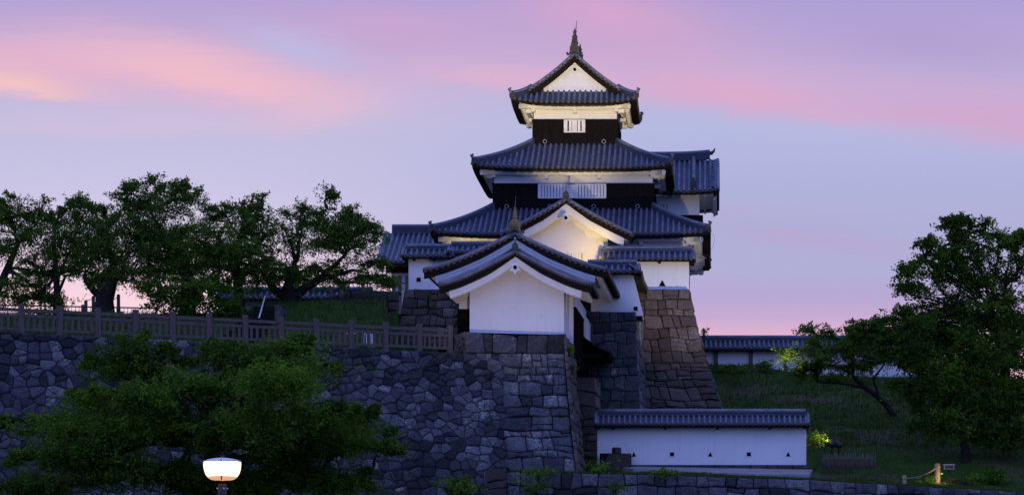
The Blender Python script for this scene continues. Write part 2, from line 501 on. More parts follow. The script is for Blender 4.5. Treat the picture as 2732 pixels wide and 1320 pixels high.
def skirt(c, ai, ao, zt, ze, lift, root, bi=None, bo=None, k=.25, pitch=.285, tmin=0., r=.075, wall=None, name='roof'):
    """pent roof round four sides: inner half sizes ai x bi at zt, outer ao x bo at ze"""
    bi = ai if bi is None else bi; bo = ao if bo is None else bo
    g_ = gcurve(k)
    mb = MB('tile', 'roll', 'disc', 'dark')
    sides = [((1,0), (0,-1), ai, ao, bi, bo), ((-1,0), (0,1), ai, ao, bi, bo), ((0,1), (1,0), bi, bo, ai, ao), ((0,-1), (-1,0), bi, bo, ai, ao)]
    C = Vector((c[0], c[1], 0))
    fs = []
    for (ex, ey, i0, o0, i1, o1) in sides:
        EX = Vector((*ex, 0)); EY = Vector((*ey, 0))
        def S(s, t, EX=EX, EY=EY, i0=i0, o0=o0, i1=i1, o1=o1):
            hw = i0+(o0-i0)*t
            u = abs(s)/hw
            z = zt-(zt-ze)*g_(t)+lift*min(u, 1.05)**4*max(t, 0)**2
            return C+EX*s+EY*(i1+(o1-i1)*t)+UP*z
        fs.append((S, i0, o0, i1, o1, EX, EY))
        slope(mb, S, lambda t: -(i0+(o0-i0)*t), lambda t: i0+(o0-i0)*t, pitch, r)
    rf = mb.build(name, root)
    for q in ((1,-1), (-1,-1), (1,1), (-1,1)):
        def H(t, q=q):
            z = zt-(zt-ze)*g_(t)+lift*t*t
            return C+Vector((q[0]*(ai+(ao-ai)*t), q[1]*(bi+(bo-bi)*t), z))
        hip_ridge(H, None, rf, tmin=tmin)
    # white soffit with rafters under the eaves
    wa, wb = wall
    wm = MB('white')
    fz = .18
    for (S, i0, o0, i1, o1, EX, EY) in fs:
        wx = wa if abs(EX.x) > .5 else wb; wy = wb if abs(EX.x) > .5 else wa
        oin = o1-.38; oin0 = o0-.38
        ov = oin-wy
        rise = ov*.42
        def Q(s, v, dz=0.):
            hw = oin0+(wx-oin0)*v
            u = min(abs(s)/max(hw, .01), 1)
            return C+EX*s+EY*(oin+(wy-oin)*v)+UP*(ze-fz+lift*u**4*max(1-v, 0)**1.2+rise*v+dz)
        wm.smooth = True
        wm.grid(lambda u, v: Q((oin0+(wx-oin0)*v)*(2*u-1), v), 20, 4)
        wm.smooth = False
        # rafters
        nr = int(2*wx/.42)
        for i in range(nr+1):
            s = -wx+2*wx*i/nr
            wm.bar(Q(s, .12, -.05), Q(s, 1, -.05), .12, .12)
        # purlin on brackets
        for v, hh in ((.5, .16),):
            n = 16; hw = oin0+(wx-oin0)*v
            for i in range(n):
                a, b = -hw+2*hw*i/n, -hw+2*hw*(i+1)/n
                wm.bar(Q(a, v, -.16), Q(b, v, -.16), .15, hh)
        nb = max(2, int(wx/1.1)) 
        for i in range(nb+1):
            s = -wx+2*wx*i/nb
            a = Q(s, .42, -.3); b = Q(s, 1.02, -.3); b.z = a.z
            wm.bar(a, b, .2, .18)
    for q in ((1,-1), (-1,-1), (1,1), (-1,1)):
        a = C+Vector((q[0]*(ao-.42), q[1]*(bo-.42), ze-fz+lift*.75-.13))
        b = C+Vector((q[0]*(wa-.05), q[1]*(wb-.05), ze-fz+(ao-.38-wa)*.42-.16))
        wm.bar(a, b, .24, .24)
    wm.build('eave_soffit', root)
    return rf

def gable_roof(c, e, p, s0, s1, w, zr, ze, root, k=.2, pitch=.33, r=.085, lift=0., name='roof', xf=None, verge=(True, True),
               dark_d=.42, white_d=.36, barge=True, wall_hw=None, rafters=None, fascia=.14, wl=None, rdg=True, apexf=.55, vsp=.27, tm_=.88, ridge_h=.3, ridge_w=.34, vlift=0., bgmat='white', w2=None, ext=(0,0), rlift=0.):
    """two-sided roof, ridge along e from s0 to s1 through c, slopes along +-p of half width w"""
    e = Vector(e); p = Vector(p); c = Vector((c[0], c[1], 0)); g_ = gcurve(k)
    mb = MB('tile', 'roll', 'disc', 'dark')
    dd = lambda t: dark_d*(apexf+(1-apexf)*min(1., 3*t))
    Ss = []
    for sg in (1, -1):
        ww = w if sg > 0 or w2 is None else w2
        def S(s, t, sg=sg, ww=ww):
            u = 2*(s-s0)/(s1-s0)-1
            return c+e*s+p*(sg*ww*t)+UP*(zr-(zr-ze)*g_(t)+lift*max(abs(u)-.5, 0)**2*4*t*t + vlift*max(t-.6, 0)**2)
        Ss.append(S)
        slope(mb, S, lambda t: s0, lambda t: s1, pitch, r, fascia=fascia)
        for ok, sv, sn in ((verge[0], s0, 1), (verge[1], s1, -1)):
            if not ok: continue
            n = 14
            # verge cover tile, its row of end discs and the dark board below
            mb.m = 1
            mb.tube([S(sv+sn*.02, i/n)+UP*.05 for i in range(n+1)], r*1.15, 7)
            L = math.hypot(ww, zr-ze); nd = int(L/vsp)
            mb.m = 2
            for i in range(1, nd+1):
                q = S(sv, (i-.3)/nd)
                mb.disc(q-UP*(.05 if vsp > .2 else .07)-e*(sn*.03), e, .078 if vsp > .2 else .04, .12, 8)
            mb.m = 3
            for i in range(n):
                a, b = S(sv, i/n), S(sv, (i+1)/n)
                t0 = .02
                mb.prism([a-UP*t0, a-UP*dd(i/n), b-UP*dd((i+1)/n), b-UP*t0], e*(sn*.25))
    rf = mb.build(name, root, xf)
    wm = MB(bgmat)
    for S, ww in zip(Ss, (w, w if w2 is None else w2)):
        # underside
        wm.smooth = True
        wm.grid(lambda u, v: S(s0+.22+(s1-s0-.44)*u, v*.95)-UP*(dark_d+.02-.12*v), 6, 10)
        wm.smooth = False
        if rafters:
            n = int((s1-s0-.6)/rafters)
            for i in range(n+1):
                s = s0+.3+(s1-s0-.6)*i/max(n, 1)
                a, b = S(s, .93)-UP*(dark_d-.04), S(s, .55)-UP*(dark_d+.02)
                wm.bar(a, b, .11, .13)
    sf = wm.build('eave_soffit', root, xf)
    if barge:
        for ok, sv, sn in ((verge[0], s0, 1), (verge[1], s1, -1)):
            if not ok: continue
            bm = MB(bgmat)
            for S, ww in zip(Ss, (w, w if w2 is None else w2)):
                n = 14
                for (z0, z1, off, tm) in ((0, white_d*.42, .06, tm_), (white_d*.42, white_d*.8, .10, tm_-.005), (white_d*.8, white_d, .14, tm_-.01)):
                    for i in range(n):
                        a, b = S(sv, tm*i/n), S(sv, tm*(i+1)/n)
                        o = e*(sn*off)
                        da, db = dd(tm*i/n), dd(tm*(i+1)/n)
                        bm.prism([a-UP*(z0+da)+o, a-UP*(z1+da)+o, b-UP*(z1+db)+o, b-UP*(z0+db)+o], e*(sn*.12))
            bm.build('bargeboard', root, xf)
    if rdg:
        rm = MB('tile', 'roll', 'disc')
        ridge_box(rm, c+e*(s0-.0-ext[0])+UP*(zr-.05), c+e*(s1+ext[1])+UP*(zr-.05), ridge_w, ridge_h, .12, lift=rlift)
        rm.build('ridge', rf, xf)
    return rf, Ss

def onigawara(root, c, fwd, zs=1., name='ridge_ornament', xf=None, pole=True):
    """ridge-end tile with its upright tile"""
    c = Vector(c); f = Vector(fwd).normalized(); sd = f.cross(UP)
    mb = MB('disc', 'roll')
    P = [(-.34,-.22), (-.26,.0), (-.27,.2), (-.16,.42), (0,.52), (.16,.42), (.27,.2), (.26,0), (.34,-.22), (.15,-.1), (0,-.02), (-.15,-.1)]
    mb.prism([c+sd*(x*zs)+UP*(z*zs)-f*.02 for x, z in P], f*.14)
    mb.disc(c+UP*.2*zs+f*.15, f, .13*zs, .06, 10)
    mb.tube([c+sd*.36*zs-UP*.2*zs+f*.04, c+sd*.42*zs-UP*.05*zs+f*.04], .07*zs, 6)
    mb.tube([c-sd*.36*zs-UP*.2*zs+f*.04, c-sd*.42*zs-UP*.05*zs+f*.04], .07*zs, 6)
    if pole:
        mb.m = 1
        mb.tube([c+UP*.46*zs-f*.2, c+UP*.6*zs+f*.06, c+UP*.82*zs+f*.12], .085*zs, 8)
        mb.disc(c+UP*.84*zs+f*.13, f+UP*.3, .11*zs, .06, 10)
    return mb.build(name, root, xf)

def shachi(root, c, fwd, s=1., name='fish_finial', xf=None):
    """fish ornament: scaled body standing on its head, tail and fins up"""
    c = Vector(c); f = Vector(fwd).normalized(); sd = f.cross(UP)
    mb = MB('disc')
    pts = [c+f*.1*s, c+f*.16*s+UP*.18*s, c+f*.12*s+UP*.45*s, c+f*.02*s+UP*.7*s, c-f*.03*s+UP*.92*s, c+UP*1.1*s]
    mb.tube(pts, [.22*s, .25*s, .22*s, .19*s, .13*s, .07*s], 8)
    for a, l in ((-.16, .22), (-.07, .36), (0, .5), (.07, .36), (.16, .22)):
        b = pts[-2]+UP*.05*s
        mb.tube([b, b+sd*a*.7*s+UP*l*.5*s, b+sd*a*s+UP*l*s], [.055*s, .04*s, .008*s], 5)
    for sg in (1, -1):
        mb.prism([c+sd*sg*.16*s+UP*.05*s, c+sd*sg*.3*s+UP*.18*s, c+sd*sg*.24*s+UP*.3*s, c+sd*sg*.15*s+UP*.4*s], f*.06*s)
        mb.prism([c+sd*sg*.14*s+UP*.5*s, c+sd*sg*.24*s+UP*.78*s, c+sd*sg*.14*s+UP*.75*s], f*.05*s)
    return mb.build(name, root, xf)

def gegyo(root, c, fwd, s=1., xf=None):
    """white pendant on a gable with a dark boss"""
    c = Vector(c); f = Vector(fwd).normalized(); sd = f.cross(UP)
    mb = MB('white')
    P = [(-.20,.42), (.20,.42), (.22,.12), (.36,-.12), (.36,-.2), (.2,-.18), (.1,-.26), (0,-.44), (-.1,-.26), (-.2,-.18), (-.36,-.2), (-.36,-.12), (-.22,.12)]
    mb.prism([c+sd*(x*s)+UP*(z*s) for x, z in P], f*.07)
    o = mb.build('gable_pendant', root, xf)
    b = MB('hole')
    b.tube([c+f*.06+UP*.06*s, c+f*.12+UP*.06*s], .145*s, 6)
    b.build('boss', o, xf)
    return o

def gable_wall(mb, S2, hw, zb, off, e, th, s, n=12):
    """fill under a gable from zb to the roof curve less off, columns across"""
    Sp, Sm = S2
    def top(x):
        S = Sp if x >= 0 else Sm
        w_ = (S(s, 1)-S(s, 0)); w_.z = 0
        return S(s, min(abs(x)/w_.length, 1.))-UP*off
    e = Vector(e)
    for i in range(2*n):
        a, b = -hw+hw*i/n, -hw+hw*(i+1)/n
        A, B = top(a), top(b)
        mb.prism([Vector((A.x, A.y, zb)), Vector((B.x, B.y, zb)), B, A], e*th)

def window(root, x0, x1, y, z0, z1, bars, xf=None, gapc='hole', bw=.09):
    """lattice window on a wall facing -y: dark opening, white frame and upright bars"""
    f = MB('white')
    f.box(x0-.05, x1+.05, y-.06, y+.02, z1, z1+.06); f.box(x0-.05, x1+.05, y-.06, y+.02, z0-.06, z0)
    f.box(x0-.05, x0, y-.058, y+.02, z0, z1); f.box(x1, x1+.05, y-.058, y+.02, z0, z1)
    o = f.build('window', root, xf)
    h = MB('hole'); h.box(x0, x1, y-.012, y+.01, z0, z1); h.build('opening', o, xf)
    b = MB('white')
    for q in bars:
        a, w_ = q if isinstance(q, tuple) else (q, bw)
        xc = x0+(x1-x0)*a
        b.box(xc-w_/2, xc+w_/2, y-.075, y-.015, z0, z1)
    b.build('bars', o, xf)
    return o
def ring(root, x, y, z):
    mb = MB('metal')
    n = 10
    pts = [(x+.1*math.cos(2*math.pi*i/n), y-.04, z+.1*math.sin(2*math.pi*i/n)) for i in range(n+1)]
    mb.tube(pts, .022, 5, False)
    return mb.build('iron_ring', root)

from mathutils import noise as mn
# ------------------------------------------------------------------ stone walls
def clip(poly, nx, ny, d):
    out = []
    n = len(poly)
    for i in range(n):
        a, b = poly[i], poly[(i+1) % n]
        da = a[0]*nx+a[1]*ny-d; db = b[0]*nx+b[1]*ny-d
        if da <= 0: out.append(a)
        if (da < 0) != (db < 0) and da != db:
            t = da/(da-db); out.append((a[0]+(b[0]-a[0])*t, a[1]+(b[1]-a[1])*t))
    return out
def stone_cells(W, H, size, rng, quoin=0., qh=.5, order=.35):
    """irregular fitted stones: jittered courses, with long and short quoins at the right end"""
    seeds = []
    v = 0.; row = 0
    while v < H:
        h = size*(.78+.5*rng.random())
        u = -rng.random()*size
        umax = W
        while u < umax:
            w = size*(.75+.85*rng.random()**1.5)
            jx, jy = (rng.random()-.5)*w*order, (rng.random()-.5)*h*(order+.35)
            if rng.random() > .1: seeds.append((u+w/2+jx, v+h/2+jy))
            if rng.random() < .1: seeds.append((u+w*rng.random(), v+h*rng.random()))
            u += w
        v += h; row += 1
    if quoin:
        seeds = [q for q in seeds if q[0] < W-quoin*1.25]
        v = 0; k = 0
        while v < H:
            q = quoin if k % 2 else quoin*.72
            nn = 2
            seeds.append((W-q*.25, v+qh/2)); seeds.append((W-q*.75, v+qh/2+.01))
            seeds.append((W-q*1.25+(.0 if k % 2 else -.1), v+qh/2+rng.uniform(-.1, .1)))
            v += qh; k += 1
    cs = size*1.2; gridd = {}
    for i, (x, y) in enumerate(seeds): gridd.setdefault((int(x//cs), int(y//cs)), []).append(i)
    cells = []
    for i, (x, y) in enumerate(seeds):
        L = size*1.7
        poly = [(x-L, y-L), (x+L, y-L), (x+L, y+L), (x-L, y+L)]
        gx, gy = int(x//cs), int(y//cs)
        for a in range(-2, 3):
            for b in range(-2, 3):
                for j in gridd.get((gx+a, gy+b), ()):
                    if j == i: continue
                    X, Y = seeds[j]; nx, ny = X-x, Y-y
                    l2 = nx*nx+ny*ny
                    if l2 < 1e-6: continue
                    poly = clip(poly, nx, ny, (X*X+Y*Y-x*x-y*y)/2)
                    if len(poly) < 3: break
        for nx, ny, d in ((-1, 0, 0), (1, 0, W), (0, -1, 0), (0, 1, H)):
            if len(poly) >= 3: poly = clip(poly, nx, ny, d)
        if len(poly) < 3: continue
        ar = sum(poly[k][0]*poly[(k+1) % len(poly)][1]-poly[(k+1) % len(poly)][0]*poly[k][1] for k in range(len(poly)))/2
        if abs(ar) < .012*size*size*4: continue
        cells.append(poly)
    return cells
def brick_cells(W, H, size, rng, wob=.2, split=.14, ragged=0.):
    """rough courses of squared stones with wandering bed joints"""
    ys_ = [0.]
    while ys_[-1] < H-.3*size: ys_.append(ys_[-1]+size*(.62+.55*rng.random()))
    k_ = H/ys_[-1]; ys_ = [y*k_ for y in ys_]
    sd = rng.random()*50
    def Y(k, u):
        if k in (0, len(ys_)-1): return ys_[k]
        return ys_[k]+wob*size*1.6*mn.noise(Vector((u/size*.55, k*3.7, sd)))
    cells = []
    for k in range(len(ys_)-1):
        xs = [0.]
        while xs[-1] < W-.45*size: xs.append(xs[-1]+size*(.7+1.1*rng.random()**1.4))
        kx = W/xs[-1]; xs = [x*kx for x in xs]
        r0_ = -ragged*rng.random()*size; jb = [r0_]+[rng.uniform(-.14, .14)*size for _ in xs[2:]]+[0]
        jt = [r0_]+[rng.uniform(-.14, .14)*size for _ in xs[2:]]+[0]
        for i in range(len(xs)-1):
            a, b = xs[i]+jb[i], xs[i+1]+jb[i+1]; c, d = xs[i]+jt[i], xs[i+1]+jt[i+1]
            m0, m1 = (a+b)/2, (c+d)/2
            bot_ = [(a, Y(k, a)), (m0, Y(k, m0)), (b, Y(k, b))]; top_ = [(d, Y(k+1, d)), (m1, Y(k+1, m1)), (c, Y(k+1, c))]
            if rng.random() < split:
                f = rng.uniform(.35, .65)
                l = (a+(c-a)*f, bot_[0][1]+(top_[2][1]-bot_[0][1])*f); r = (b+(d-b)*f, bot_[2][1]+(top_[0][1]-bot_[2][1])*f)
                cells.append(bot_+[r, l]); cells.append([l, r]+top_)
            else: cells.append(bot_+top_)
    return cells
def patch(TL, TR, BL, BR, pw=1.5):
    TL, TR, BL, BR = map(Vector, (TL, TR, BL, BR))
    W = ((TR-TL).length+(BR-BL).length)/2
    H = ((TL-BL).length+(TR-BR).length)/2
    nrm = (BR-BL+TR-TL).cross(TL-BL+TR-BR).normalized()
    if nrm.y > 0 and abs(nrm.y) > .3: nrm = -nrm
    def S(a, b, h=0.):
        t = TL.lerp(TR, a); q = BL.lerp(BR, a); o = (1-b)**pw
        return Vector((t.x+(q.x-t.x)*o, t.y+(q.y-t.y)*o, q.z+(t.z-q.z)*b))+nrm*h
    S.n = nrm
    return S, W, H
def stones(mb, S, W, H, size, seed, quoin=0., qh=.55, gap=.009, bulge=.055, flip=False, tops=None, order=.35, tr=(0., 1.), round_=.22, kind='bond', ragged=0., lift=0.):
    """materials of mb: 0 stone, 1 joint"""
    rng = random.Random(seed)
    mb.m = 1; mb.tone = .1
    mb.grid(lambda u, v: S(u, v, -.05), int(max(20, W*4)), 10)
    mb.m = 0
    for poly in ([[(x*1.22, y) for x, y in q] for q in stone_cells(W/1.22, H, size, rng, quoin, qh, order)] if kind == 'rubble' else brick_cells(W, H, size, rng, ragged=ragged)):
        cx = sum(p[0] for p in poly)/len(poly); cy = sum(p[1] for p in poly)/len(poly)
        # rounded corners
        q = []
        n = len(poly)
        rr = round_*(.6+.8*rng.random())*.6
        for i in range(n):
            a, b, c = poly[i-1], poly[i], poly[(i+1) % n]
            q.append((b[0]+(a[0]-b[0])*rr*.6, b[1]+(a[1]-b[1])*rr*.6)); q.append((b[0]*(1-rr*.25)+(a[0]+c[0])*rr*.125, b[1]*(1-rr*.25)+(a[1]+c[1])*rr*.125)) if rr > .25 else None
            q.append((b[0]+(c[0]-b[0])*rr*.6, b[1]+(c[1]-b[1])*rr*.6))
        def inset(pts, g_):
            o = []
            for x, y in pts:
                l = math.hypot(cx-x, cy-y)
                f = min(.45, g_*1.25/max(l, .01)); o.append((x+(cx-x)*f, y+(cy-y)*f))
            return o
        bl = bulge*(.5+rng.random()); tx, ty = rng.uniform(-.12, .12), rng.uniform(-.16, .06)
        mb.tone = tr[0]+(tr[1]-tr[0])*min(1, max(0, rng.gauss(.42, .25)+.55*mn.noise(Vector((cx*.22, cy*.35, seed)))))
        rings = [(inset(q, gap), -.05), (inset(q, gap+.012), bl*.25), (inset(q, gap+.055), bl*.8), (inset(q, gap+.14), bl)]
        i0 = len(mb.v); m = len(q)
        for pts, h in rings:
            for x, y in pts:
                hh = h+((x-cx)*tx+(y-cy)*ty)*(h > 0)
                mb.v.append(tuple(S(min(max(x/W, -.01-ragged*size/W), 1.01), min(max(y/H, -.01), 1.01), hh+lift)))
        mb.smooth = True
        for k in range(3):
            for i in range(m):
                a, b = i0+k*m+i, i0+k*m+(i+1) % m
                f = (a, b, b+m, a+m)
                mb.idx([f if not flip else f[::-1]])
        f = tuple(range(i0+3*m, i0+4*m))
        mb.idx([f if not flip else f[::-1]])
        mb.smooth = False

# ------------------------------------------------------------------ foliage
RNG = np.random.default_rng(7)
def np_mesh(name, V, nper, mats, tones, parent=None, nface=None):
    """V: (n, nper, 3) one face each"""
    n = V.shape[0]
    me = bpy.data.meshes.new(name)
    org = ORG[parent.name] if parent is not None else Vector((0, 0, 0))
    P = (V.reshape(-1, 3)-np.array(org)).astype(np.float32)
    me.vertices.add(n*nper); me.vertices.foreach_set('co', P.ravel())
    me.loops.add(n*nper); me.loops.foreach_set('vertex_index', np.arange(n*nper, dtype=np.int32))
    me.polygons.add(n); me.polygons.foreach_set('loop_start', np.arange(0, n*nper, nper, dtype=np.int32))
    for mm in mats: me.materials.append(M[mm])
    a = me.attributes.new('tone', 'FLOAT', 'FACE'); a.data.foreach_set('value', np.clip(tones, 0, 1).astype(np.float32))
    me.update(calc_edges=True)
    o = bpy.data.objects.new(name, me); COL.objects.link(o)
    if parent is not None: o.parent = parent
    ORG[o.name] = org
    return o
def unit(a): return a/np.maximum(np.linalg.norm(a, axis=-1, keepdims=True), 1e-6)
def lobes_leaves(lobes, dens, leaf, rng, clr=.55, flat=.42, up=.35, ln=(.45, 1.0), nl=16, spread=.11, fill=2.6):
    """lobes: (centre, rx, ry, rz, tone). Twigs in flattened layers; returns leaf quads and twig-cluster centres"""
    VV, TT, CC = [], [], []
    for (c, rx, ry, rz, tn) in lobes:
        c = np.array(c)
        cl = min(clr, rx*.8)                                   # thin outer sprays get small tufts
        ex = np.array([max(rx-.4, rx*.6), max(ry-.4, ry*.6), max(rz-.28, rz*.5)])
        ncl = max(2, int(fill*rx*rz/(cl*cl)))
        q = unit(rng.normal(size=(ncl, 3)))*(rng.random((ncl, 1))**.38)
        ctr = c+q*ex
        CC.append(ctr)
        ns = max(2, int(dens*cl*cl*10))
        k = np.repeat(np.arange(ncl), ns)
        sc = (.55+.9*rng.random(ncl))[k][:, None]
        p = ctr[k]+rng.normal(size=(len(k), 3))*np.array([cl*1.25, cl, cl*flat])*.62*sc
        dirn = unit(q[k]*.55+rng.normal(size=(len(k), 3))*.6+np.array([0, 0, up]))
        L = rng.uniform(ln[0], ln[1], size=(len(k), 1, 1))*min(1., cl/clr+.15)
        t = rng.random((len(k), nl, 1))
        P = p[:, None, :]+dirn[:, None, :]*L*t
        P[:, :, 2] -= (t*t*L*.25)[:, :, 0]
        P = P+rng.normal(size=P.shape)*spread*min(1., cl/clr+.2)*(.4+.6*(1-t))
        P = P.reshape(-1, 3)
        tt = np.repeat((tn+rng.normal(size=ncl)*.16)[k], nl)+rng.normal(size=len(P))*.14
        VV.append(P); TT.append(tt)
    P = np.concatenate(VV); T = np.concatenate(TT)
    n = len(P)
    a = unit(rng.normal(size=(n, 3))*np.array([1, 1, .7])+np.array([0, 0, -.25]))
    b = unit(np.cross(a, rng.normal(size=(n, 3))+np.array([0, 0, .9])))
    s = leaf*rng.uniform(.65, 1.3, size=(n, 1))
    V = np.stack([P, P+a*s*.5+b*s*.3, P+a*s, P+a*s*.5-b*s*.3], axis=1)
    return V, T, np.concatenate(CC)
def limb(mb, p0, p1, r0, r1, rng, wob=.08, n=7, sag=0.):
    p0 = Vector(p0); p1 = Vector(p1); L = (p1-p0).length
    off = [Vector((rng.uniform(-1, 1), rng.uniform(-1, 1), rng.uniform(-.6, 1)))*L*wob for _ in range(n+1)]
    pts = []; rs = []
    for i in range(n+1):
        u = i/n
        w_ = math.sin(math.pi*u)
        pts.append(p0.lerp(p1, u)+off[i]*w_*.6+UP*(sag*L*w_))
        rs.append(r0+(r1-r0)*u**.8)
    mb.tube(pts, rs, 7 if r0 > .08 else 5, False)
    return pts
def tree(name, label, trunk, lobes, D, seed, group=None, leafm='leaf_a', dens=8., leaf=.1, tone_=.55, clr=.37, forks=None, flat=.3, twig=True, nl=26, ln=(.3, 1.05), up=.2, fill=1.8, spray=3, dy=0):
    lobes = [(l[0], l[1]+dy)+tuple(l[2:]) for l in lobes]
    """trunk: [(px, py, radius m)...] from the ground up; lobes: (px, py, rx px, ry px, depth offset, tone offset)"""
    rng = np.random.default_rng(seed); rd = random.Random(seed)
    b = trunk[0]
    extra = []
    ymid = sum(l[1] for l in lobes)/len(lobes); xmid = sum(l[0] for l in lobes)/len(lobes)
    for l in lobes:
        for _ in range(spray):
            a = rd.uniform(math.pi*.08, math.pi*.92) if l[1] < ymid else rd.choice((rd.uniform(-.35, .35), math.pi+rd.uniform(-.35, .35)))
            k = rd.uniform(1.0, 1.4)
            ex_, ey_ = l[2]*math.cos(a), -(l[3]+6)*math.sin(a)
            for q in (.82, .93, 1.04):
                extra.append((l[0]+ex_*k*q, l[1]+ey_*k*q+rd.uniform(-3, 3), 15*(1.35-q*.75)*D/117*1.0, 7*D/117, l[4] if len(l) > 4 else 0., l[5] if len(l) > 5 else 0.))
    lobes = list(lobes)+extra
    root = thing(name, label, 'tree', at(b[0], b[1], D), group)
    s = FL/D
    LB = []
    for l in lobes:
        px, py, rx, ry = l[:4]; do = l[4] if len(l) > 4 else 0.; tn = l[5] if len(l) > 5 else 0.
        sc = FL/(D+do)
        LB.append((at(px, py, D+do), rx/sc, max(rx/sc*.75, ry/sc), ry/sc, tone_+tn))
    nmain = len(lobes)-len(extra)
    V, T, CC = lobes_leaves(LB, dens, leaf, rng, clr=clr, flat=flat, nl=nl, ln=ln, up=up, fill=fill)
    mb = MB('bark')
    pts = [at(px, py, D) for px, py, r in trunk]; rs = [r*.78 for *_, r in trunk]
    pp = [pts[0]-UP*.4]+pts; rr = [rs[0]*1.35]+rs
    mb.tube(pp, rr, 10, True)
    heads = [(pts[-1], rs[-1])]
    for fk in (forks or []):
        fp = [at(px, py, D+(q[3] if len(q) > 3 else 0)) for q in fk for px, py in [q[:2]]]
        fr = [q[2]*.68 for q in fk]
        mb.tube(fp, fr, 8, False); heads.append((fp[-1], fr[-1]))
    nodes = list(zip(pts, rs))[len(pts)//2:]+heads
    for (c, rx, ry, rz, tn) in LB:
        c = Vector(c)
        best = min(nodes, key=lambda q: (q[0]-c).length+(2. if q[0].z > c.z+.5 else 0))
        r0 = min(best[1]*.75, .05+.03*(best[0]-c).length)
        small = rx < .45
        if small: best = min(((Vector(q[0]), .05) for q in LB[:nmain]), key=lambda q: (q[0]-c).length)
        lp = limb(mb, best[0], c, .022 if small else min(r0, .13), .01 if small else .03, rd, .1, 7, .06)
        dist = np.linalg.norm((CC-np.array(c))/np.array([rx, ry, rz]), axis=1)
        sel = np.where(dist < 1.05)[0]
        rd.shuffle(lst := list(sel))
        for i in lst[:26]:
            a = lp[rd.randint(2, len(lp)-1)]
            limb(mb, a, CC[i], .032, .008, rd, .12, 4, .03)
    mb.build('trunk', root)
    np_mesh('crown', V, 4, [leafm], T, root)
    return root
def bush(name, label, px, py, rx, ry, D, seed, cat='shrub', leafm='leaf_f', leaf=.12, dens=9., tone_=.45, group=None, kind=None, ryd=None):
    rng = np.random.default_rng(seed); s = FL/D
    V, T, CC = lobes_leaves([(at(px, py, D), rx/s, ryd or rx/s*.6, ry/s, tone_)], dens, leaf, rng, clr=.3, ln=(.15, .45), nl=12, spread=.06)
    rd = random.Random(seed)
    root = thing(name, label, cat, at(px, py+ry, D), group)
    mb = MB('bark')
    b = at(px, py+ry, D)
    for i in range(min(14, len(CC))):
        limb(mb, b+Vector((rd.uniform(-.4, .4)*rx/s, 0, -.1)), CC[i], .025, .008, rd, .1, 4)
    mb.build('stem', root)
    np_mesh('foliage', V, 4, [leafm], T, root)
    return root
def blades(n, surf, h, rng, w=.03, lean=.35):
    """grass blades standing on surf(a, b) -> (n,3), a and b arrays in 0..1"""
    P = surf(rng.random(n), rng.random(n))
    d = rng.normal(size=(n, 3))*lean; d[:, 2] = 1
    d = unit(d)*(h*rng.uniform(.4, 1.3, size=(n, 1)))
    th = rng.uniform(0, math.pi, n)
    b = np.stack([np.cos(th), np.sin(th), np.zeros(n)], 1)*w
    bend = rng.normal(size=(n, 3))*h*.25; bend[:, 2] = -np.abs(bend[:, 2])*.5
    return np.stack([P-b, P+b, P+d+bend], axis=1)

# ================================================================== THE SETTING
def sheet(name, P, nu, nv, m, kind='structure'):
    mb = MB(m); mb.smooth = True; mb.grid(P, nu, nv)
    return tag(mb.build(name), None, None, None, kind)
from mathutils import noise as mn
def fbm(x, y, s=1.): return mn.fractal(Vector((x*s, y*s, 0)), 1., 2., 4)

sheet('ground', lambda u, v: Vector((-400+800*u, -300+1500*v, -1.6)), 8, 8, 'earth')

# wall line of the great stone wall: (px, y of the top, D)
def seg_pt(px0, y0, D0, px1, y1, D1):
    return at(px0, y0, D0), at(px1, y1, D1)
A0 = at(-70, 882, 101.); A1 = at(1240, 942, 110.)
B0 = at(1240, 884, 110.); B1 = at(1507, 890, 110.3)
ZBOT = -1.6
offA = Vector((1.55, -3.4, 0)); offB = Vector((1.0, -3.5, 0)); offC = Vector((1.75, -4.1, 0))
def bot(p, off): return Vector((p.x+off.x, p.y+off.y, ZBOT))

t = thing('stone_wall', 'tall dark mossy stone retaining wall carrying the brown fence and the front gable', 'stone wall', bot(A1, offB))
QW = 2.5                                                     # width of the squared corner stones
B1l = Vector((B1.x, B1.y, A1.z)); u_ = (B1l-A1); Lb = u_.length
Q0 = A1+u_*((Lb-QW)/Lb); oQ = offB.lerp(offC, (Lb-QW)/Lb)
A00 = A1+(A0-A1)*1.4
SA, WA, HA = patch(A00, A1, bot(A00, offA), bot(A1, offB), 1.35)
SB, WB, HB = patch(A1, Q0, bot(A1, offB), bot(Q0, oQ), 1.35)
ka = WA/(WA+WB)
def S_AB(a, b, h=0.):
    return SA(a/ka, b, h) if a < ka else SB((a-ka)/(1-ka), b, h)
mb = MB('stone', 'joint')
stones(mb, S_AB, WA+WB, HA, .36, 11, order=.6, kind='rubble', tr=(-.05, .95), gap=.004, bulge=.04, round_=.15)
mb.build('long_face', t)
mb = MB('stone', 'joint')
S_, W_, H_ = patch(Q0, B1l, bot(Q0, oQ), bot(B1, offC), 1.35)
stones(mb, S_, W_, H_, .57, 12, tr=(.15, 1.05), ragged=.9, lift=.035)
B0l = Vector((B0.x, B0.y, A1.z))
def S_top(a, b, h=0.):
    q = B0l.lerp(B1l, a); zt = B0.z+(B1.z-B0.z)*a-.09*math.sin(math.pi*a)
    return Vector((q.x, q.y+.0-h, q.z+(zt-q.z)*b))
stones(mb, S_top, (B1-B0).length, B1.z-A1.z, .62, 15, tr=(.05, .8))
mb.build('gate_face', t)
mb = MB('stone_b', 'joint')
b2 = B1+Vector((.1, 5.2, 0)); 
bq = bot(B1, offC); bq2 = bot(b2, Vector((1.6, -.3, 0)))
S_, W_, H_ = patch(B1, b2, bq, bq2, 1.35)
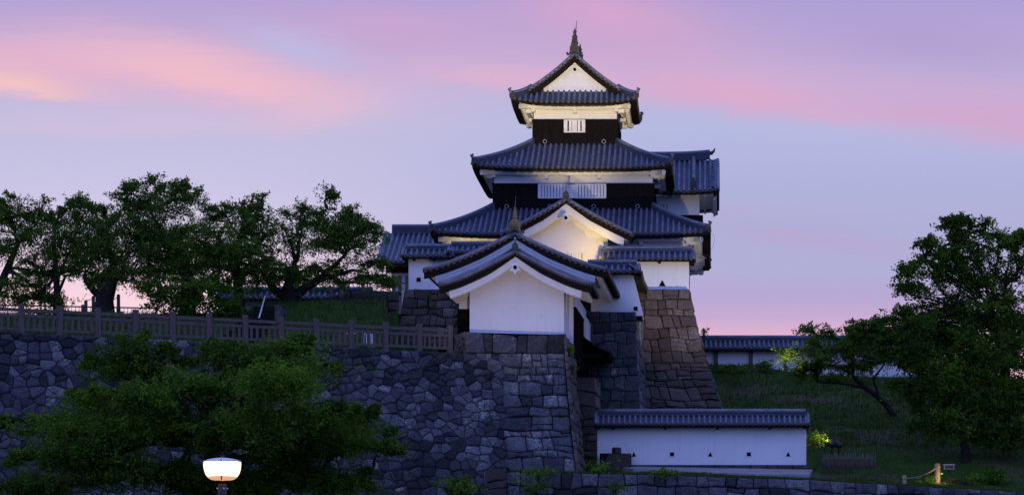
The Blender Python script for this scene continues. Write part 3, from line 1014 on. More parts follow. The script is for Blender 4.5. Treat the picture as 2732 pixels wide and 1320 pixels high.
S_.n = Vector((1, 0, 0))
stones(mb, S_, W_, H_, .62, 13, order=.3, tr=(.2, .9))
c2 = at(1215, 894, 113.5); c2b = Vector((c2.x, c2.y, A1.z-.1))
S_, W_, H_ = patch(c2+UP*.02, B0, Vector((c2.x, c2.y, A1.z-.15)), Vector((A1.x, A1.y, A1.z-.15)), 1.)
stones(mb, S_, W_, H_, .5, 14, tr=(.3, 1.), bulge=.04)
mb.build('cheek', t)
mb = MB('joint')
mb.face([B0-UP*.04, B1-UP*.04, b2-UP*.04, Vector((c2.x, b2.y, B0.z-.04))])
mb.build('wall_top', t)

# upper bailey behind the great wall: terrace, grass bank and plateau
wd = (A1-A0).normalized(); wn = Vector((-wd.y, wd.x, 0)).normalized()
bank_cols = [(-120, 840, 115), (360, 838, 116), (600, 834, 117), (690, 828, 118), (760, 806, 120.5), (860, 800, 122), (1032, 796, 124), (1052, 915, 126), (1260, 925, 126)]
def bank_top(px):
    for a, b in zip(bank_cols, bank_cols[1:]):
        if px <= b[0]:
            u = (px-a[0])/(b[0]-a[0]); return a[1]+(b[1]-a[1])*u, a[2]+(b[2]-a[2])*u
    return bank_cols[-1][1:]
def bank(u, v):
    px = -680+1860*u
    k = (px+70)/(1240+70)
    f = A0.lerp(A1, k)-UP*.06
    y, D = bank_top(px); tp = at(px, y, D)
    st = f+wn*1.5+UP*.02
    if v < .12: p = f.lerp(st, v/.12)
    elif v < .6:
        w_ = (v-.12)/.48; p = st.lerp(tp, w_); p.z = st.z+(tp.z-st.z)*(w_*w_*(3-2*w_)*.5+w_*.5)
        p.z += .12*fbm(p.x, p.y, .6)*math.sin(math.pi*w_)
    else:
        w_ = (v-.6)/.4; p = tp+Vector((0, 34*w_, -.6*w_))
    return p
sheet('grass_bank', bank, 98, 40, 'grass')
def bank_np(a, b):
    return np.array([bank(x, y) for x, y in zip(.28+.72*a, .12+.49*b)])
V = blades(9000, bank_np, .26, RNG, .022)
o = np_mesh('grass', V, 3, ['blade'], RNG.random(9000)*.6); tag(o, 'rough grass growing on the bank behind the brown fence', 'grass', None, 'stuff')

# stone base of the keep
kx0, kx1, kz = Xp(1080, 129.3), Xp(1838, 129.3), Zp(771, 129.3)
KD = 129.3
kb = thing("stone_rampart", 'high brown stone base curving up under the white keep', 'stone base', ((kx0+kx1)/2, KD, 5.))
zb = 3.; dz_ = kz-zb
TL, TR = Vector((kx0, KD, kz)), Vector((kx1, KD, kz))
BL, BR = Vector((kx0-3.4, KD-3.6, zb)), Vector((kx1+4.4, KD-3.6, zb))
mb = MB('stone_b', 'joint')
S_, W_, H_ = patch(TL, TR, BL, BR, 1.3)
stones(mb, S_, W_, H_, .63, 21, bulge=.05, gap=.010, tr=(.05, .95), round_=.16)
mb.build('front_face', kb)
mb = MB('stone_b', 'joint')
TB, BB = Vector((kx1, KD+17, kz)), Vector((kx1+4.4, KD+20, zb))
S_, W_, H_ = patch(TR, TB, BR, BB, 1.3); S_.n = Vector((1, 0, 0))
stones(mb, S_, W_, H_, .86, 22, tr=(.1, .9), round_=.22)
mb.build('side_face', kb)
mb = MB('stone_b', 'joint')
TA, BA = Vector((kx0, KD+17, kz)), Vector((kx0-3.4, KD+20, zb))
S_, W_, H_ = patch(TA, TL, BA, BL, 1.3)
mb.grid(lambda u, v: S_(u, v), 10, 8)
mb.m = 1; mb.face([TL-UP*.03, TR-UP*.03, TB-UP*.03, TA-UP*.03])
mb.build('base_top', kb)

# podium on the far side of the gate passage
PD = 122.5
pz = Zp(831, PD)
px0_, px1_ = Xp(1560, PD), Xp(1694, PD)
po = thing('stone_podium', 'grey stone podium with sharp corner between the gate and the keep base', 'stone base', (px1_, PD, 4.))
TL, TR = Vector((px0_, PD, pz)), Vector((px1_, PD, pz))
BL, BR = Vector((px0_-.2, PD-2.6, 2.)), Vector((px1_+1.0, PD-2.6, 2.))
mb = MB('stone', 'joint')
S_, W_, H_ = patch(TL, TR, BL, BR, 1.3)
stones(mb, S_, W_, H_, .66, 31, gap=.007, bulge=.025, tr=(.15, .7), round_=.12)
mb.build('front_face', po)
mb = MB('stone', 'joint')
TB, BB = TR+Vector((.25, 7.5, 0)), BR+Vector((-.3, 7.5, 0))
S_, W_, H_ = patch(TR, TB, BR, BB, 1.3); S_.n = Vector((1, 0, 0))
stones(mb, S_, W_, H_, .8, 32, gap=.01, bulge=.03, tr=(.4, 1.0), round_=.2)  # this side toned lighter than the front face, its light painted into the stones
mb.m = 1; mb.face([TL-UP*.03, TR-UP*.03, TB-UP*.03, Vector((TL.x, TB.y, pz-.03))])
mb.build('side_face', po)
# pier of the passage
pi = thing('stone_pier', 'reddish stone pier standing below the dark gate timbers', 'stone pier', at(1575, 1240, 118.5))
D = 118.6
mb = MB('stone_b', 'joint')
TL, TR = at(1535, 1004, D), at(1588, 1004, D); BL, BR = at(1535, 1260, D-.9), at(1596, 1260, D-.9)
S_, W_, H_ = patch(TL, TR, BL, BR, 1.2)
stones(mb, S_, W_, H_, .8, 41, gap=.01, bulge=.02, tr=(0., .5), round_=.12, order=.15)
TB, BB = TR+Vector((.1, 4., 0)), BR+Vector((.1, 4., 0))
S_, W_, H_ = patch(TR, TB, BR, BB, 1.2); S_.n = Vector((1, 0, 0))
stones(mb, S_, W_, H_, .8, 42, gap=.01, bulge=.02, tr=(.6, 1.), round_=.12, order=.15)  # side stones toned lighter than the front: light on them put into the colour
mb.m = 1; mb.face([TL-UP*.02, TR-UP*.02, TB-UP*.02, TL+Vector((0, 4, -.02))])
mb.build('masonry', pi)

# low revetment along the foot, bottom right
fw = [(1290, 1256, 104.), (1700, 1264, 104.4), (2160, 1279, 106.2), (2760, 1314, 110.), (3500, 1352, 116.)]
fo = thing('low_wall', 'low mossy stone revetment along the bottom right below the white wall', 'stone wall', at(2000, 1320, 105))
mb = MB('stone', 'joint')
for i, (a, b) in enumerate(zip(fw, fw[1:])):
    TL, TR = at(*a), at(*b)
    BL, BR = bot(TL, Vector((0, -1.6, 0))), bot(TR, Vector((.2, -1.6, 0)))
    S_, W_, H_ = patch(TL, TR, BL, BR, 1.2)
    stones(mb, S_, W_, H_, .62, 51+i, gap=.012, bulge=.05, tr=(-.05, 1.0), round_=.2, order=.25)
mb.build('masonry', fo)
# hillside on the right and passage floor
hill_top = [(1200, 1000, 138), (1860, 968, 138), (1960, 975, 138.), (2020, 972, 138.), (2110, 990, 138.), (2200, 1000, 138.), (2400, 1005, 138), (2800, 1010, 138)]
def lerp_tab(tab, x, k):
    for a, b in zip(tab, tab[1:]):
        if x <= b[0]: return a[k]+(b[k]-a[k])*(x-a[0])/(b[0]-a[0])
    return tab[-1][k]
def hill(u, v):
    px = 1500+2000*u
    f = at(px, lerp_tab(fw, px, 1), lerp_tab(fw, px, 2)); f.z -= .05
    ty = lerp_tab(hill_top, px, 1)
    D0 = f.y; D1 = 138.2
    if v < .85:
        w_ = v/.85; D_ = D0+(D1-D0)*w_
        z0 = f.z; z1 = Zp(ty, 138.)
        # nearly level shelf in front, then the slope
        D2 = 114.3 if px < 2180 else 112.2
        zs = 5.72 if px < 2180 else 5.35
        if D_ < D2: z = z0+(zs-z0)*((D_-D0)/(D2-D0))
        else:
            q = (D_-D2)/(D1-D2); z = zs+(z1-zs)*(q**(1.18 if px < 2000 else max(.85, 1.18-(px-2000)/500)))
        X_ = Xp(px, D0+(D_-D0)*.8)
        z += .22*fbm(X_, D_, .35)*min(1, w_*6)*min(1, (1-w_)*6+.25)
        return Vector((X_, D_, z))
    w_ = (v-.85)/.15
    p = hill(u, .8499); return p+Vector((0, 30*w_, -.3*w_))
sheet('hillside', hill, 136, 60, 'grass')
def hill_np(a, b): return np.array([hill(x, y) for x, y in zip(a*.69, .27+.6*b)])
V = blades(26000, hill_np, .24, RNG, .024)
o = np_mesh('grass', V, 3, ['blade'], RNG.random(26000)*.75); tag(o, 'rough green grass covering the slope below the far roofed wall', 'grass', None, 'stuff')
def shelf_np(a, b):
    P = np.array([hill(x, y) for x, y in zip(a*.69, .01+.27*b)])
    px = P[:, 0]/P[:, 1]*FL+CX
    P[(px > 1590) & (px < 2190) & (P[:, 1] > 110.2), 2] -= 1.    # none on the path
    return P
V = blades(15000, shelf_np, .11, RNG, .02)
o = np_mesh('grass', V, 3, ['blade'], RNG.random(15000)*.8); tag(o, 'short mown grass on the shelf behind the low stone revetment', 'grass', None, 'stuff')
def edge_np(a, b):
    px = 1300+1440*a
    P = np.array([at(q, lerp_tab(fw, q, 1), lerp_tab(fw, q, 2)) for q in px])
    P[:, 1] += .05+b*1.3; P[:, 2] += .02
    return P
V = blades(9000, edge_np, .13, RNG, .018)
o = np_mesh('dry_grass', V, 3, ['blade'], .55+RNG.random(9000)*.45); tag(o, 'dry yellowish grass along the top of the low stone revetment', 'grass', None, 'stuff')

# ================================================================== THE KEEP
kc = (-7.2, 138.04)
keep = thing('castle_keep', 'three storey white and black castle keep with dark tiled roofs on a stone base', 'castle keep', (kc[0], kc[1]-6, kz))
def storey(half, z0, z1, zk, name='plaster_wall'):
    mb = MB('plaster')
    mb.box(kc[0]-half, kc[0]+half, kc[1]-half, kc[1]+half, z0, z1)
    mb.build(name, keep)
    if zk:
        h2 = half+.07
        mb = MB('black')
        mb.box(kc[0]-h2, kc[0]+h2, kc[1]-h2, kc[1]+h2, z0, zk)
        # battens
        n = int(2*h2/.45)
        for i in range(n+1):
            x = kc[0]-h2+.03+(2*h2-.06)*i/n
            mb.box(x-.025, x+.025, kc[1]-h2-.025, kc[1]-h2+.01, z0, zk-.02)
            y = kc[1]-h2+.03+(2*h2-.06)*i/n
            mb.box(kc[0]+h2-.01, kc[0]+h2+.025, y-.025, y+.025, z0, zk-.02)
        mb.box(kc[0]-h2-.03, kc[0]+h2+.03, kc[1]-h2-.03, kc[1]+h2+.03, zk-.02, zk+.06)
        mb.build('black_siding', keep)
h1, h2_, h3 = 6.05, 4.16, 2.21
z1e, z1t = Zp(625, 130.8), Zp(558, 133.88)
z2e, z2t = Zp(446, 132.7), Zp(386, 135.83)
z3e = Zp(270, 134.54)
storey(h1, kz-.1, z1e+.4, None)
storey(h2_, z1t-.6, z2e+.35, Zp(492, 133.8))
storey(h3, z2t-.6, z3e+.4, Zp(322, 135.8))
skirt(kc, h2_+.02, 7.16, z1t, z1e, .16, keep, pitch=.285, wall=(h1, h1), r=.075)
skirt(kc, h3+.02, 5.19, z2t, z2e, .18, keep, pitch=.285, wall=(h2_, h2_), r=.075)
# top roof: hipped skirt below, gable above
zg = Zp(242, 135.5); zr3 = Zp(146, 135.3); gx, gy = 2.3, 2.5
skirt(kc, gx, 3.3, zg, z3e, .22, keep, bi=gy, bo=3.3, pitch=.285, k=.12, wall=(h3, h3), r=.075)
rf, S2 = gable_roof(kc, (0, 1, 0), (1, 0, 0), -2.85, 2.85, 2.42, zr3, zg-.02, keep, k=.24, pitch=.285, fascia=0, barge=False, dark_d=.38, apexf=1., wl=None, ridge_h=.3, ridge_w=.36)
mb = MB('plaster')
gable_wall(mb, S2, 1.66, zg-.1, .3, (0, 1, 0), .12, -2.5)
gw = mb.build('gable', keep)
# framing boards of the gable
mb = MB('white')
for S in S2:
    for z0, z1, off in ((.3, .6, -2.56), (.6, .78, -2.53)):
        for i in range(12):
            a, b = S(off, .66*i/12), S(off, .66*(i+1)/12)
            mb.prism([a-UP*z0, a-UP*z1, b-UP*z1, b-UP*z0], (0, .06, 0))
mb.box(kc[0]-1.5, kc[0]+1.5, kc[1]-2.55, kc[1]-2.46, zg-.06, zg+.2)
mb.box(kc[0]-1.62, kc[0]+1.62, kc[1]-2.58, kc[1]-2.46, zg-.06, zg+.1)
mb.build('gable_frame', keep)
gegyo(keep, (kc[0], kc[1]-2.56, Zp(188, 135.4)), (0, -1, 0), .62)
onigawara(keep, (kc[0], kc[1]-2.9, zr3+.12), (0, -1, 0), .95, pole=False)
shachi(keep, (kc[0], kc[1]-2.62, Zp(122, 135.3)), (0, -1, 0), .68)
shachi(keep, (kc[0], kc[1]+2.62, Zp(122, 135.3)), (0, 1, 0), .86)
mb = MB('black_metal')
mb.tube([(kc[0]+.06, kc[1]-2.5, zr3+.3), (kc[0]+.05, kc[1]-2.5, Zp(85, 135.4)), (kc[0]+.09, kc[1]-2.5, Zp(54, 135.4))], [.03, .026, .012], 6)
mb.tube([(kc[0]+.3, kc[1]-2.7, zr3+.1), (kc[0]+.32, kc[1]-2.75, zr3+.55)], .02, 5)
mb.build('lightning_rod', keep)
# windows
yw = kc[1]-h2_-.07
xa = lambda px: Xp(px, yw)
window(keep, xa(1438), xa(1515), yw, Zp(529, yw)+.05, Zp(494, yw), [i/9.*.96+.03 for i in range(10)], bw=.13)
window(keep, xa(1537), xa(1615), yw, Zp(529, yw)+.05, Zp(494, yw), [i/9.*.96+.03 for i in range(10)], bw=.13)
mb = MB('white'); mb.box(xa(1518), xa(1534), yw-.05, yw+.02, Zp(529, yw), Zp(492, yw)); mb.build('window_pier', keep)
yw3 = kc[1]-h3-.07
xa = lambda px: Xp(px, yw3)
window(keep, xa(1507), xa(1559), yw3, Zp(351, yw3), Zp(323, yw3), [(.07, .14), (.28, .14), (.5, .27), (.73, .14), (.93, .14)])
for px in (1352, 1467, 1584, 1701): ring(keep, Xp(px, yw), yw-.02, Zp(551, yw))
for px in (1454, 1611): ring(keep, Xp(px, yw3), yw3-.02, Zp(378, yw3))
# projecting bay with its gable
bD = 130.4; bx = Xp(1512, bD); bh = 2.1
mb = MB('plaster')
zbr = Zp(533, 129.9); zbe = Zp(626, 129.9)
mb.box(bx-bh, bx+bh, bD, kc[1]-h1+.1, kz, zbe-.2)
mb.build('bay_wall', keep)
rf, S2 = gable_roof((bx, bD), (0, 1, 0), (1, 0, 0), -.6, 3.6, 3.35, zbr, zbe, keep, k=.16, pitch=.285, dark_d=.36, white_d=.42, name='bay_roof', verge=(True, False), rafters=.4, ridge_h=.14, ridge_w=.3, ext=(0, -.2))
mb = MB('plaster')
gable_wall(mb, S2, bh, zbe-.2, .4, (0, 1, 0), .2, 0.)
mb.build('bay_gable', keep)
gegyo(keep, (bx, bD-.62, Zp(583, 129.7)), (0, -1, 0), .62)
onigawara(keep, (bx, bD-.62, zbr+.1), (0, -1, 0), .62)
window(keep, Xp(1518, bD), Xp(1559, bD), bD, Zp(712, bD), Zp(676, bD), [(.06, .12), (.28, .16), (.5, .16), (.72, .16), (.94, .12)], gapc='hole')
window(keep, Xp(1452, bD), Xp(1500, bD), bD, Zp(712, bD), Zp(676, bD), [(.06, .12), (.28, .16), (.5, .16), (.72, .16), (.94, .12)], gapc='hole')
# pent roofs seen end-on along the right side
for y0, y1, ze_, w_ in ((137.2, 140.2, Zp(690, 138.5), 1.0),):
    rr = MB('tile', 'roll', 'disc', 'dark')
    def S(s, t): return Vector((kc[0]+h1-.05+w_*t*1.1, (y0+y1)/2-s, ze_+.55-.6*t))
    slope(rr, S, lambda t: -(y1-y0)/2, lambda t: (y1-y0)/2, .285, .075)
    rr.build('side_pent_roof', keep)
    mb = MB('white')
    mb.prism([Vector((kc[0]+h1-.05, y0+.1, ze_+.42)), Vector((kc[0]+h1+w_*.95, y0+.1, ze_-.12)), Vector((kc[0]+h1+.35, y0+.1, ze_-.42)), Vector((kc[0]+h1-.05, y0+.1, ze_-.3))], (0, y1-y0-.2, 0))
    mb.build('side_bracket', keep)
# loose lightning cables on the eaves
for (x, y, z) in ((kc[0]+7.2, 130.95, z1e+.1),):
    mb = MB('black_metal')
    mb.tube([(x-.1, y, z), (x+.18, y, z-.12), (x+.22, y, z-.35), (x+.12, y, z-.8), (x-.1, y, z-.9)], .007, 4, False)
    mb.build('lightning_cable', keep)
mb = MB('black_metal')
mb.tube([(kc[0]+h3+.25, kc[1]-h3+.4, z3e-.2), (kc[0]+h3+.22, kc[1]-h3+.4, z2t)], .007, 4, False)
mb.build('lightning_cable', keep)

# ------------------------------------------------------------------ turret wing behind, right
wy0, wy1 = 140.4, 145.2
wxr = Xp(1865, wy0)
zwe, zwr = Zp(512, 139.3), Zp(428, 142.8)
wg = thing('turret', 'side turret with white wall and tiled roof rising behind the right of the keep', 'turret', (wxr-2, wy0, kz))
zwb = Zp(640, wy0)
mb = MB('plaster'); mb.box(-5.5, wxr, wy0, wy1, zwb, zwe+.2); mb.build('plaster_wall', wg)
mb = MB('black'); mb.box(-5.4, wxr+.22, wy0-.07, wy1+.07, zwb-.02, Zp(574, wy0)); mb.build('black_siding', wg)
wc = ((-5.5+wxr)/2, (wy0+wy1)/2)
hl = (wxr+1.05-(-6.2))/2; wcx = (wxr+1.05-6.2)/2
rf, S2 = gable_roof((wcx, wc[1]), (1, 0, 0), (0, -1, 0), -hl, hl, 3.5, zwr, zwe, wg, k=.2, pitch=.285, verge=(False, True), dark_d=.34, rafters=.42, lift=.12, ridge_h=.42, rlift=.12, ext=(0, -.45))
mb = MB('tile', 'roll', 'disc')
Sx = S2[0]
pts = [Sx(hl-1.35, q/8)+UP*.16 for q in range(8)]
for a, b in zip(pts, pts[1:]): mb.bar(a-UP*.1, b-UP*.1, .26, .24)
mb.m = 1; mb.tube([p+UP*.06 for p in pts], .11, 7)
mb.m = 2; e_ = pts[-1]; mb.obox(e_+Vector((0, -.06, .02)), (.17, 0, 0), (0, .06, 0), (0, 0, .24))
mb.tube([e_+UP*.2, e_+UP*.45+Vector((0, -.05, 0))], .08, 7)
mb.build('descending_ridge', wg)
mb = MB('tile', 'roll')
for q in range(12):
    a = Sx(hl-.02, .04+.9*q/12)+UP*.06
    mb.m = 1; mb.tube([a-Vector((.5, 0, 0)), a+Vector((.08, 0, -.04))], .085, 6)
mb.build('verge_tiles', wg)
mb = MB('disc'); p = Vector((wcx+hl-.45, wc[1], zwr+.38)); mb.tube([p-Vector((.4, 0, 0)), p+Vector((.1, 0, .03)), p+Vector((.22, 0, .14)), p+Vector((.27, 0, .3))], [.12, .11, .07, .03], 7)
mb.build('ridge_ornament', wg)
window(wg, Xp(1756, wy0), Xp(1786, wy0), wy0, Zp(574, wy0), Zp(546, wy0), [(.08, .13), (.36, .13), (.64, .13), (.92, .13)])

# ------------------------------------------------------------------ tiled gatehouse behind, left
ly0, ly1 = 136.5, 141.5
lx0, lx1 = Xp(1046, ly0), Xp(1240, ly0)
zle, zlr = Zp(700, 135.2), Zp(622, 139.)
lg = thing('gatehouse', 'tiled gatehouse with white wall showing left of the keep behind the trees', 'gatehouse', (lx0, ly0, kz))
mb = MB('plaster'); mb.box(lx0, lx1, ly0, ly1, 12.6, zle+.2); mb.build('plaster_wall', lg)
mb = MB('grey_wood')
for px in (1050, 1067, 1086): mb.box(Xp(px, ly0)-.09, Xp(px, ly0)+.09, ly0-.06, ly0+.02, 12.6, Zp(735, ly0))
mb.box(lx0-.02, lx1, ly0-.05, ly0+.02, Zp(757, ly0), Zp(754, ly0))
mb.build('timber_post', lg)
mb = MB('dark'); mb.box(lx0-.3, lx1, ly0-.3, ly0+.02, Zp(728, ly0), Zp(709, ly0)); mb.build('dark_lintel', lg)
mb = MB('white')
for q in range(8): mb.box(lx0-.3+q*.45, lx0-.1+q*.45, ly0-.9, ly0, Zp(712, ly0)-.02, Zp(706, ly0))
mb.box(lx0-.45, lx1, ly0-.75, ly0-.6, Zp(706, ly0), Zp(701, ly0)+.02)
mb.build('bracket', lg)
lc = (Xp(1005, 135.2)+lx1)/2; lh = (lx1-Xp(1005, 135.2))/2
gable_roof((lc, (ly0+ly1)/2), (1, 0, 0), (0, -1, 0), -lh, lh, 3.8, zlr, zle, lg, k=.15, pitch=.285, verge=(True, False), dark_d=.34, ridge_h=.42, ridge_w=.4, barge=True, ext=(-.35, 0), vlift=.0)

# ================================================================== THE GATE
GC = Vector((-8.44, 111.2, 0))
GX = Matrix.Translation(GC) @ Matrix.Rotation(R(-1.2), 4, 'Z') @ Matrix.Translation(-GC)
gate = thing('castle_gate', 'white gabled gate tower with stepped tiled roofs in front of the keep', 'gate tower', (-8.44, 112, B0.z), xf=GX)
gx0, gx1 = -10.5, -6.38
GD = 111.2
zg_r, zg_e = Zp(674, 110.4), Zp(770, 110.4)
mb = MB('plaster')
mb.box(gx0, gx1, GD, 114.4, B0.z-.35, 13.8)
mb.build('front_wall', gate, GX)
gcx = Xp(1377, 110.4)
rf, S2 = gable_roof((gcx, 110.2), (0, 1, 0), (1, 0, 0), 0., 4.4, 3.3, zg_r, zg_e, gate, k=.17, pitch=.28, xf=GX, verge=(True, False), dark_d=.35, white_d=.32, name='front_roof', vsp=.13, tm_=.87, rafters=.4, ridge_h=.12, ridge_w=.28, ext=(0, -.6), vlift=.9)
mb = MB('plaster')
gable_wall(mb, S2, 2.06, 13.8, .42, (0, 1, 0), .2, 1.0)
mb.build('front_gable', gate, GX)
gegyo(gate, (gcx, 110.18, Zp(716, 110.2)), (0, -1, 0), .62, GX)
onigawara(gate, (gcx, 110.2, zg_r+.16), (0, -1, 0), .5, xf=GX)
# main body
mx0, mx1 = -11.34, -6.2
mD = 114.3
mcx = Xp(1372, 113.2)
zm_r, zm_e = Zp(626, 113.2), Zp(729, 113.2)
mb = MB('plaster')
mb.box(mx0, mx1, mD, 126.5, 11.06, 13.9)
mb.build('main_wall', gate, GX)
rf, S2 = gable_roof((mcx, 113.1), (0, 1, 0), (1, 0, 0), 0., 15.5, 4.05, zm_r, zm_e, gate, k=.16, pitch=.28, xf=GX, verge=(True, True), dark_d=.35, white_d=.32, rafters=.42, ridge_h=.3, ridge_w=.4, name='main_roof', vlift=.8)
mb = MB('plaster')
gable_wall(mb, S2, 2.55, 13.9, .42, (0, 1, 0), .2, 1.2)
mb.build('main_gable', gate, GX)
onigawara(gate, (mcx, 113.05, zm_r+.22), (0, -1, 0), .95, xf=GX, pole=False)
shachi(gate, (mcx-.02, 113.3, zm_r+.7), (0, -1, 0), .44, xf=GX)
mb = MB('black_metal'); mb.tube([(mcx, 113.25, zm_r+1.2), (mcx+.02, 113.25, zm_r+1.75)], [.025, .01], 5); mb.build('lightning_rod', gate, GX)
# side cladding, windows, beam
mb = MB('black')
mb.box(mx1-.02, mx1+.07, mD+.05, 126.4, 11.06, 13.08)
for q in range(30):
    y = mD+.2+q*.41
    if y < 126.3: mb.box(mx1+.06, mx1+.1, y-.03, y+.03, 11.06, 13.06)
mb.box(mx1-.02, mx1+.12, mD, 126.5, 13.05, 13.14)
mb.build('black_siding', gate, GX)
mb = MB('black'); mb.box(mx0-.06, gx0+.0, mD-.07, mD+.02, 11.2, Zp(824, mD)); mb.box(mx0-.06, mx0+.02, mD-.07, 118, 11.2, Zp(824, mD)); mb.build('black_panel', gate, GX)
def side_window(y0, y1, z0, z1, nb):
    f = MB('white')
    x = mx1+.07
    f.box(x, x+.16, y0-.08, y1+.08, z1, z1+.08); f.box(x, x+.16, y0-.08, y1+.08, z0-.08, z0)
    o = f.build('window', gate, GX)
    b = MB('white')
    for i in range(nb):
        y = y0+(y1-y0)*(i+.5)/nb; b.box(x+.01, x+.14, y-(y1-y0)/nb*.38, y+(y1-y0)/nb*.38, z0, z1)
    b.build('bars', o, GX)
    h = MB('hole'); h.box(x+.005, x+.03, y0, y1, z0, z1); h.build('opening', o, GX)
side_window(119.4, 123.2, 12.3, 13.15, 8)
for y in (112.6, 113.4):
    f = MB('white'); f.box(gx1-.02, gx1+.035, y-.16, y+.16, 12.55, 13.65); o = f.build('window', gate, GX)
    b = MB('hole'); b.box(gx1+.02, gx1+.04, y-.05, y+.05, 12.6, 13.6); b.build('opening', o, GX)
# pent roof over the gate doors
mb = MB('dark', 'dark', 'dark', 'dark')  # tiles coloured near-black: the roof's unlit silhouette put into the material
def S(s, t): return Vector((mx1+.05+1.25*t, 122.6-s, 12.25-.72*t*(1+.35*(1-t))))
slope(mb, S, lambda t: -3.6, lambda t: 3.6, .4, .08)
mb.m = 3; mb.box(mx1, mx1+.95, 118.9, 126.2, 11.3, 11.5)
mb.build('pent_roof', gate, GX)
mb = MB('door', 'dark')
mb.box(mx1-2.2, mx1+.02, 121.4, 121.6, 5.6, 11.0)
for q in range(7): mb.box(mx1-2.2+.34*q, mx1-2.2+.34*q+.05, 121.34, 121.4, 5.6, 11.0)
mb.m = 1
for q in range(6): mb.box(mx1-2.6, mx1+.2, 115.6+q*1.9, 115.95+q*1.9, 10.72, 11.05)
mb.box(mx1-2.6, mx1-2.2, 115, 126, 5.6, 10.9)
mb.build('gate_door', gate, GX)

# ================================================================== ROOFED PLASTER WALLS
def dobei(label, P0, P1, z0, zw, zr, over=.5, th=.35, holes=(), name='plaster_wall', pitch=.285, group=None, ends=(True, True), posts=(), brackets=True, hip=(0, 0), r=.075, kk=.1, cat='plaster wall', fasc=.14, ovh=.28):
    """plaster wall with its own little tiled roof, from P0 to P1 (x, y of the front face)"""
    P0 = Vector((P0[0], P0[1], 0)); P1 = Vector((P1[0], P1[1], 0))
    e = (P1-P0).normalized(); L = (P1-P0).length; nrm = Vector((e.y, -e.x, 0))
    c = (P0+P1)/2-nrm*th/2
    root = thing(name, label, cat, (c.x, c.y, z0), group)
    mb = MB('plaster')
    a, b = P0, P1
    mb.prism([a+UP*z0, b+UP*z0, b-nrm*th+UP*z0, a-nrm*th+UP*z0], UP*(zw-z0+.12))
    mb.build('wall', root)
    hw = th/2+over
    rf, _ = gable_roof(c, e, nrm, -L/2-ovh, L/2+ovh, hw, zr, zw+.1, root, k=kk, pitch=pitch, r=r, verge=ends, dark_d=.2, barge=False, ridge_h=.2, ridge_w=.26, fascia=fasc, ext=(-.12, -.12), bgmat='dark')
    for (px_, kind, zc, s) in holes:
        q = P0+e*px_
        h = MB('hole', 'white'); 
        if kind == 's':
            h.obox(q+nrm*.0+UP*zc, e*s, nrm*.012, UP*s)
            h.m = 1
            for ee, uu in ((e*(s+.025), UP*.025), (e*.025, UP*(s+.025))):
                for sg in (1, -1):
                    ctr = q+UP*zc+(UP*(s+.025)*sg if uu.z < .03 else e*(s+.025)*sg)
                    h.obox(ctr, ee, nrm*.02, uu)
        else:
            h.prism([q+UP*(zc-s)-e*s*1.12+nrm*.012, q+UP*(zc-s)+e*s*1.12+nrm*.012, q+UP*(zc+s*1.15)+nrm*.012], -nrm*.03)
        h.build('loophole', root)
    if brackets:
        mb = MB('dark')
        n = max(2, int(L/1.9))
        for i in range(n):
            q = P0+e*(L*(i+.3)/n)
            mb.bar(q-nrm*.05+UP*(zw-.02), q+nrm*(over-.08)+UP*(zw-.02), .12, .12)
        mb.build('bracket', root)
    for q_ in posts:
        mb = MB('wood'); q = P0+e*q_
        mb.obox(q+nrm*.09+UP*((z0+zw)/2), e*.11, nrm*.09, UP*((zw-z0)/2)); mb.build('post', root)
    return root
# on the keep base
wy = 129.62
x0, x1 = Xp(1616, wy), Xp(1838, wy)
dobei('white parapet wall with one triangular loophole above the brown stone base', (x0, wy), (x1, wy), kz-.05, Zp(699, wy), Zp(670, 129.8), over=.42, holes=[(Xp(1767, wy)-x0, 't', Zp(755, wy), .15)], pitch=.285)
x0, x1 = Xp(1090, wy), Xp(1196, wy)
dobei('white parapet wall with square loophole left of the gate roof', (x0, wy), (x1, wy), kz-.02, Zp(692, wy), Zp(664, 129.8), over=.42, holes=[(Xp(1117, wy)-x0, 's', Zp(746, wy), .11)], pitch=.285)
wy = 129.75
x0, x1 = Xp(1212, wy), Xp(1420, wy)
dobei('white parapet wall half hidden behind the gate roof', (x0, wy), (x1, wy), kz-.02, Zp(682, wy), Zp(656, 129.8), over=.5, pitch=.285, brackets=False)
# on the podium
wy = PD+.25
x0, x1 = -5.75, Xp(1690, wy)
pd_ = dobei('white parapet wall with flared stone drop on the grey podium', (x0, wy), (x1, wy), pz-.04, Zp(734, wy), Zp(706, wy), over=.45, pitch=.285, brackets=False)
mb = MB('plaster')
mb.prism([(x1-.002, wy+.02, Zp(735, wy)), (Xp(1717, wy), wy+.02, Zp(842, wy)), (x1-.002, wy+.02, Zp(842, wy))], (0, 1.6, 0))
mb.build('stone_drop', pd_)
mb = MB('dark'); mb.box(x1, Xp(1713, wy), wy+.1, wy+1.5, Zp(848, wy), Zp(842, wy)-.01); mb.build('drop_sill', pd_)
mb = MB('hole', 'white'); q = Vector((Xp(1696, wy), wy, Zp(823, wy))); mb.m = 1; mb.obox(q, (.12, 0, 0), (0, .015, 0), (0, 0, .12)); mb.m = 0; mb.obox(q, (.095, 0, 0), (0, .03, 0), (0, 0, .095)); mb.build('loophole', pd_)
mb = MB('tile', 'roll', 'disc', 'dark')
zr_, ze_ = Zp(706, wy), Zp(734, wy)+.1
def S(s, t): return Vector((x1-.25+.62*t+.12*max(0, -s/3.3+.0), wy+3.2-s, zr_-(zr_-ze_)*t-.0))
slope(mb, S, lambda t: -3.4, lambda t: 3.5, .42, .085, fascia=.2)
mb.build('side_roof', pd_)
mb = MB('plaster'); mb.box(x1-.35, x1-.01, wy+.3, 129.4, pz-.04, ze_); mb.build('side_wall', pd_)
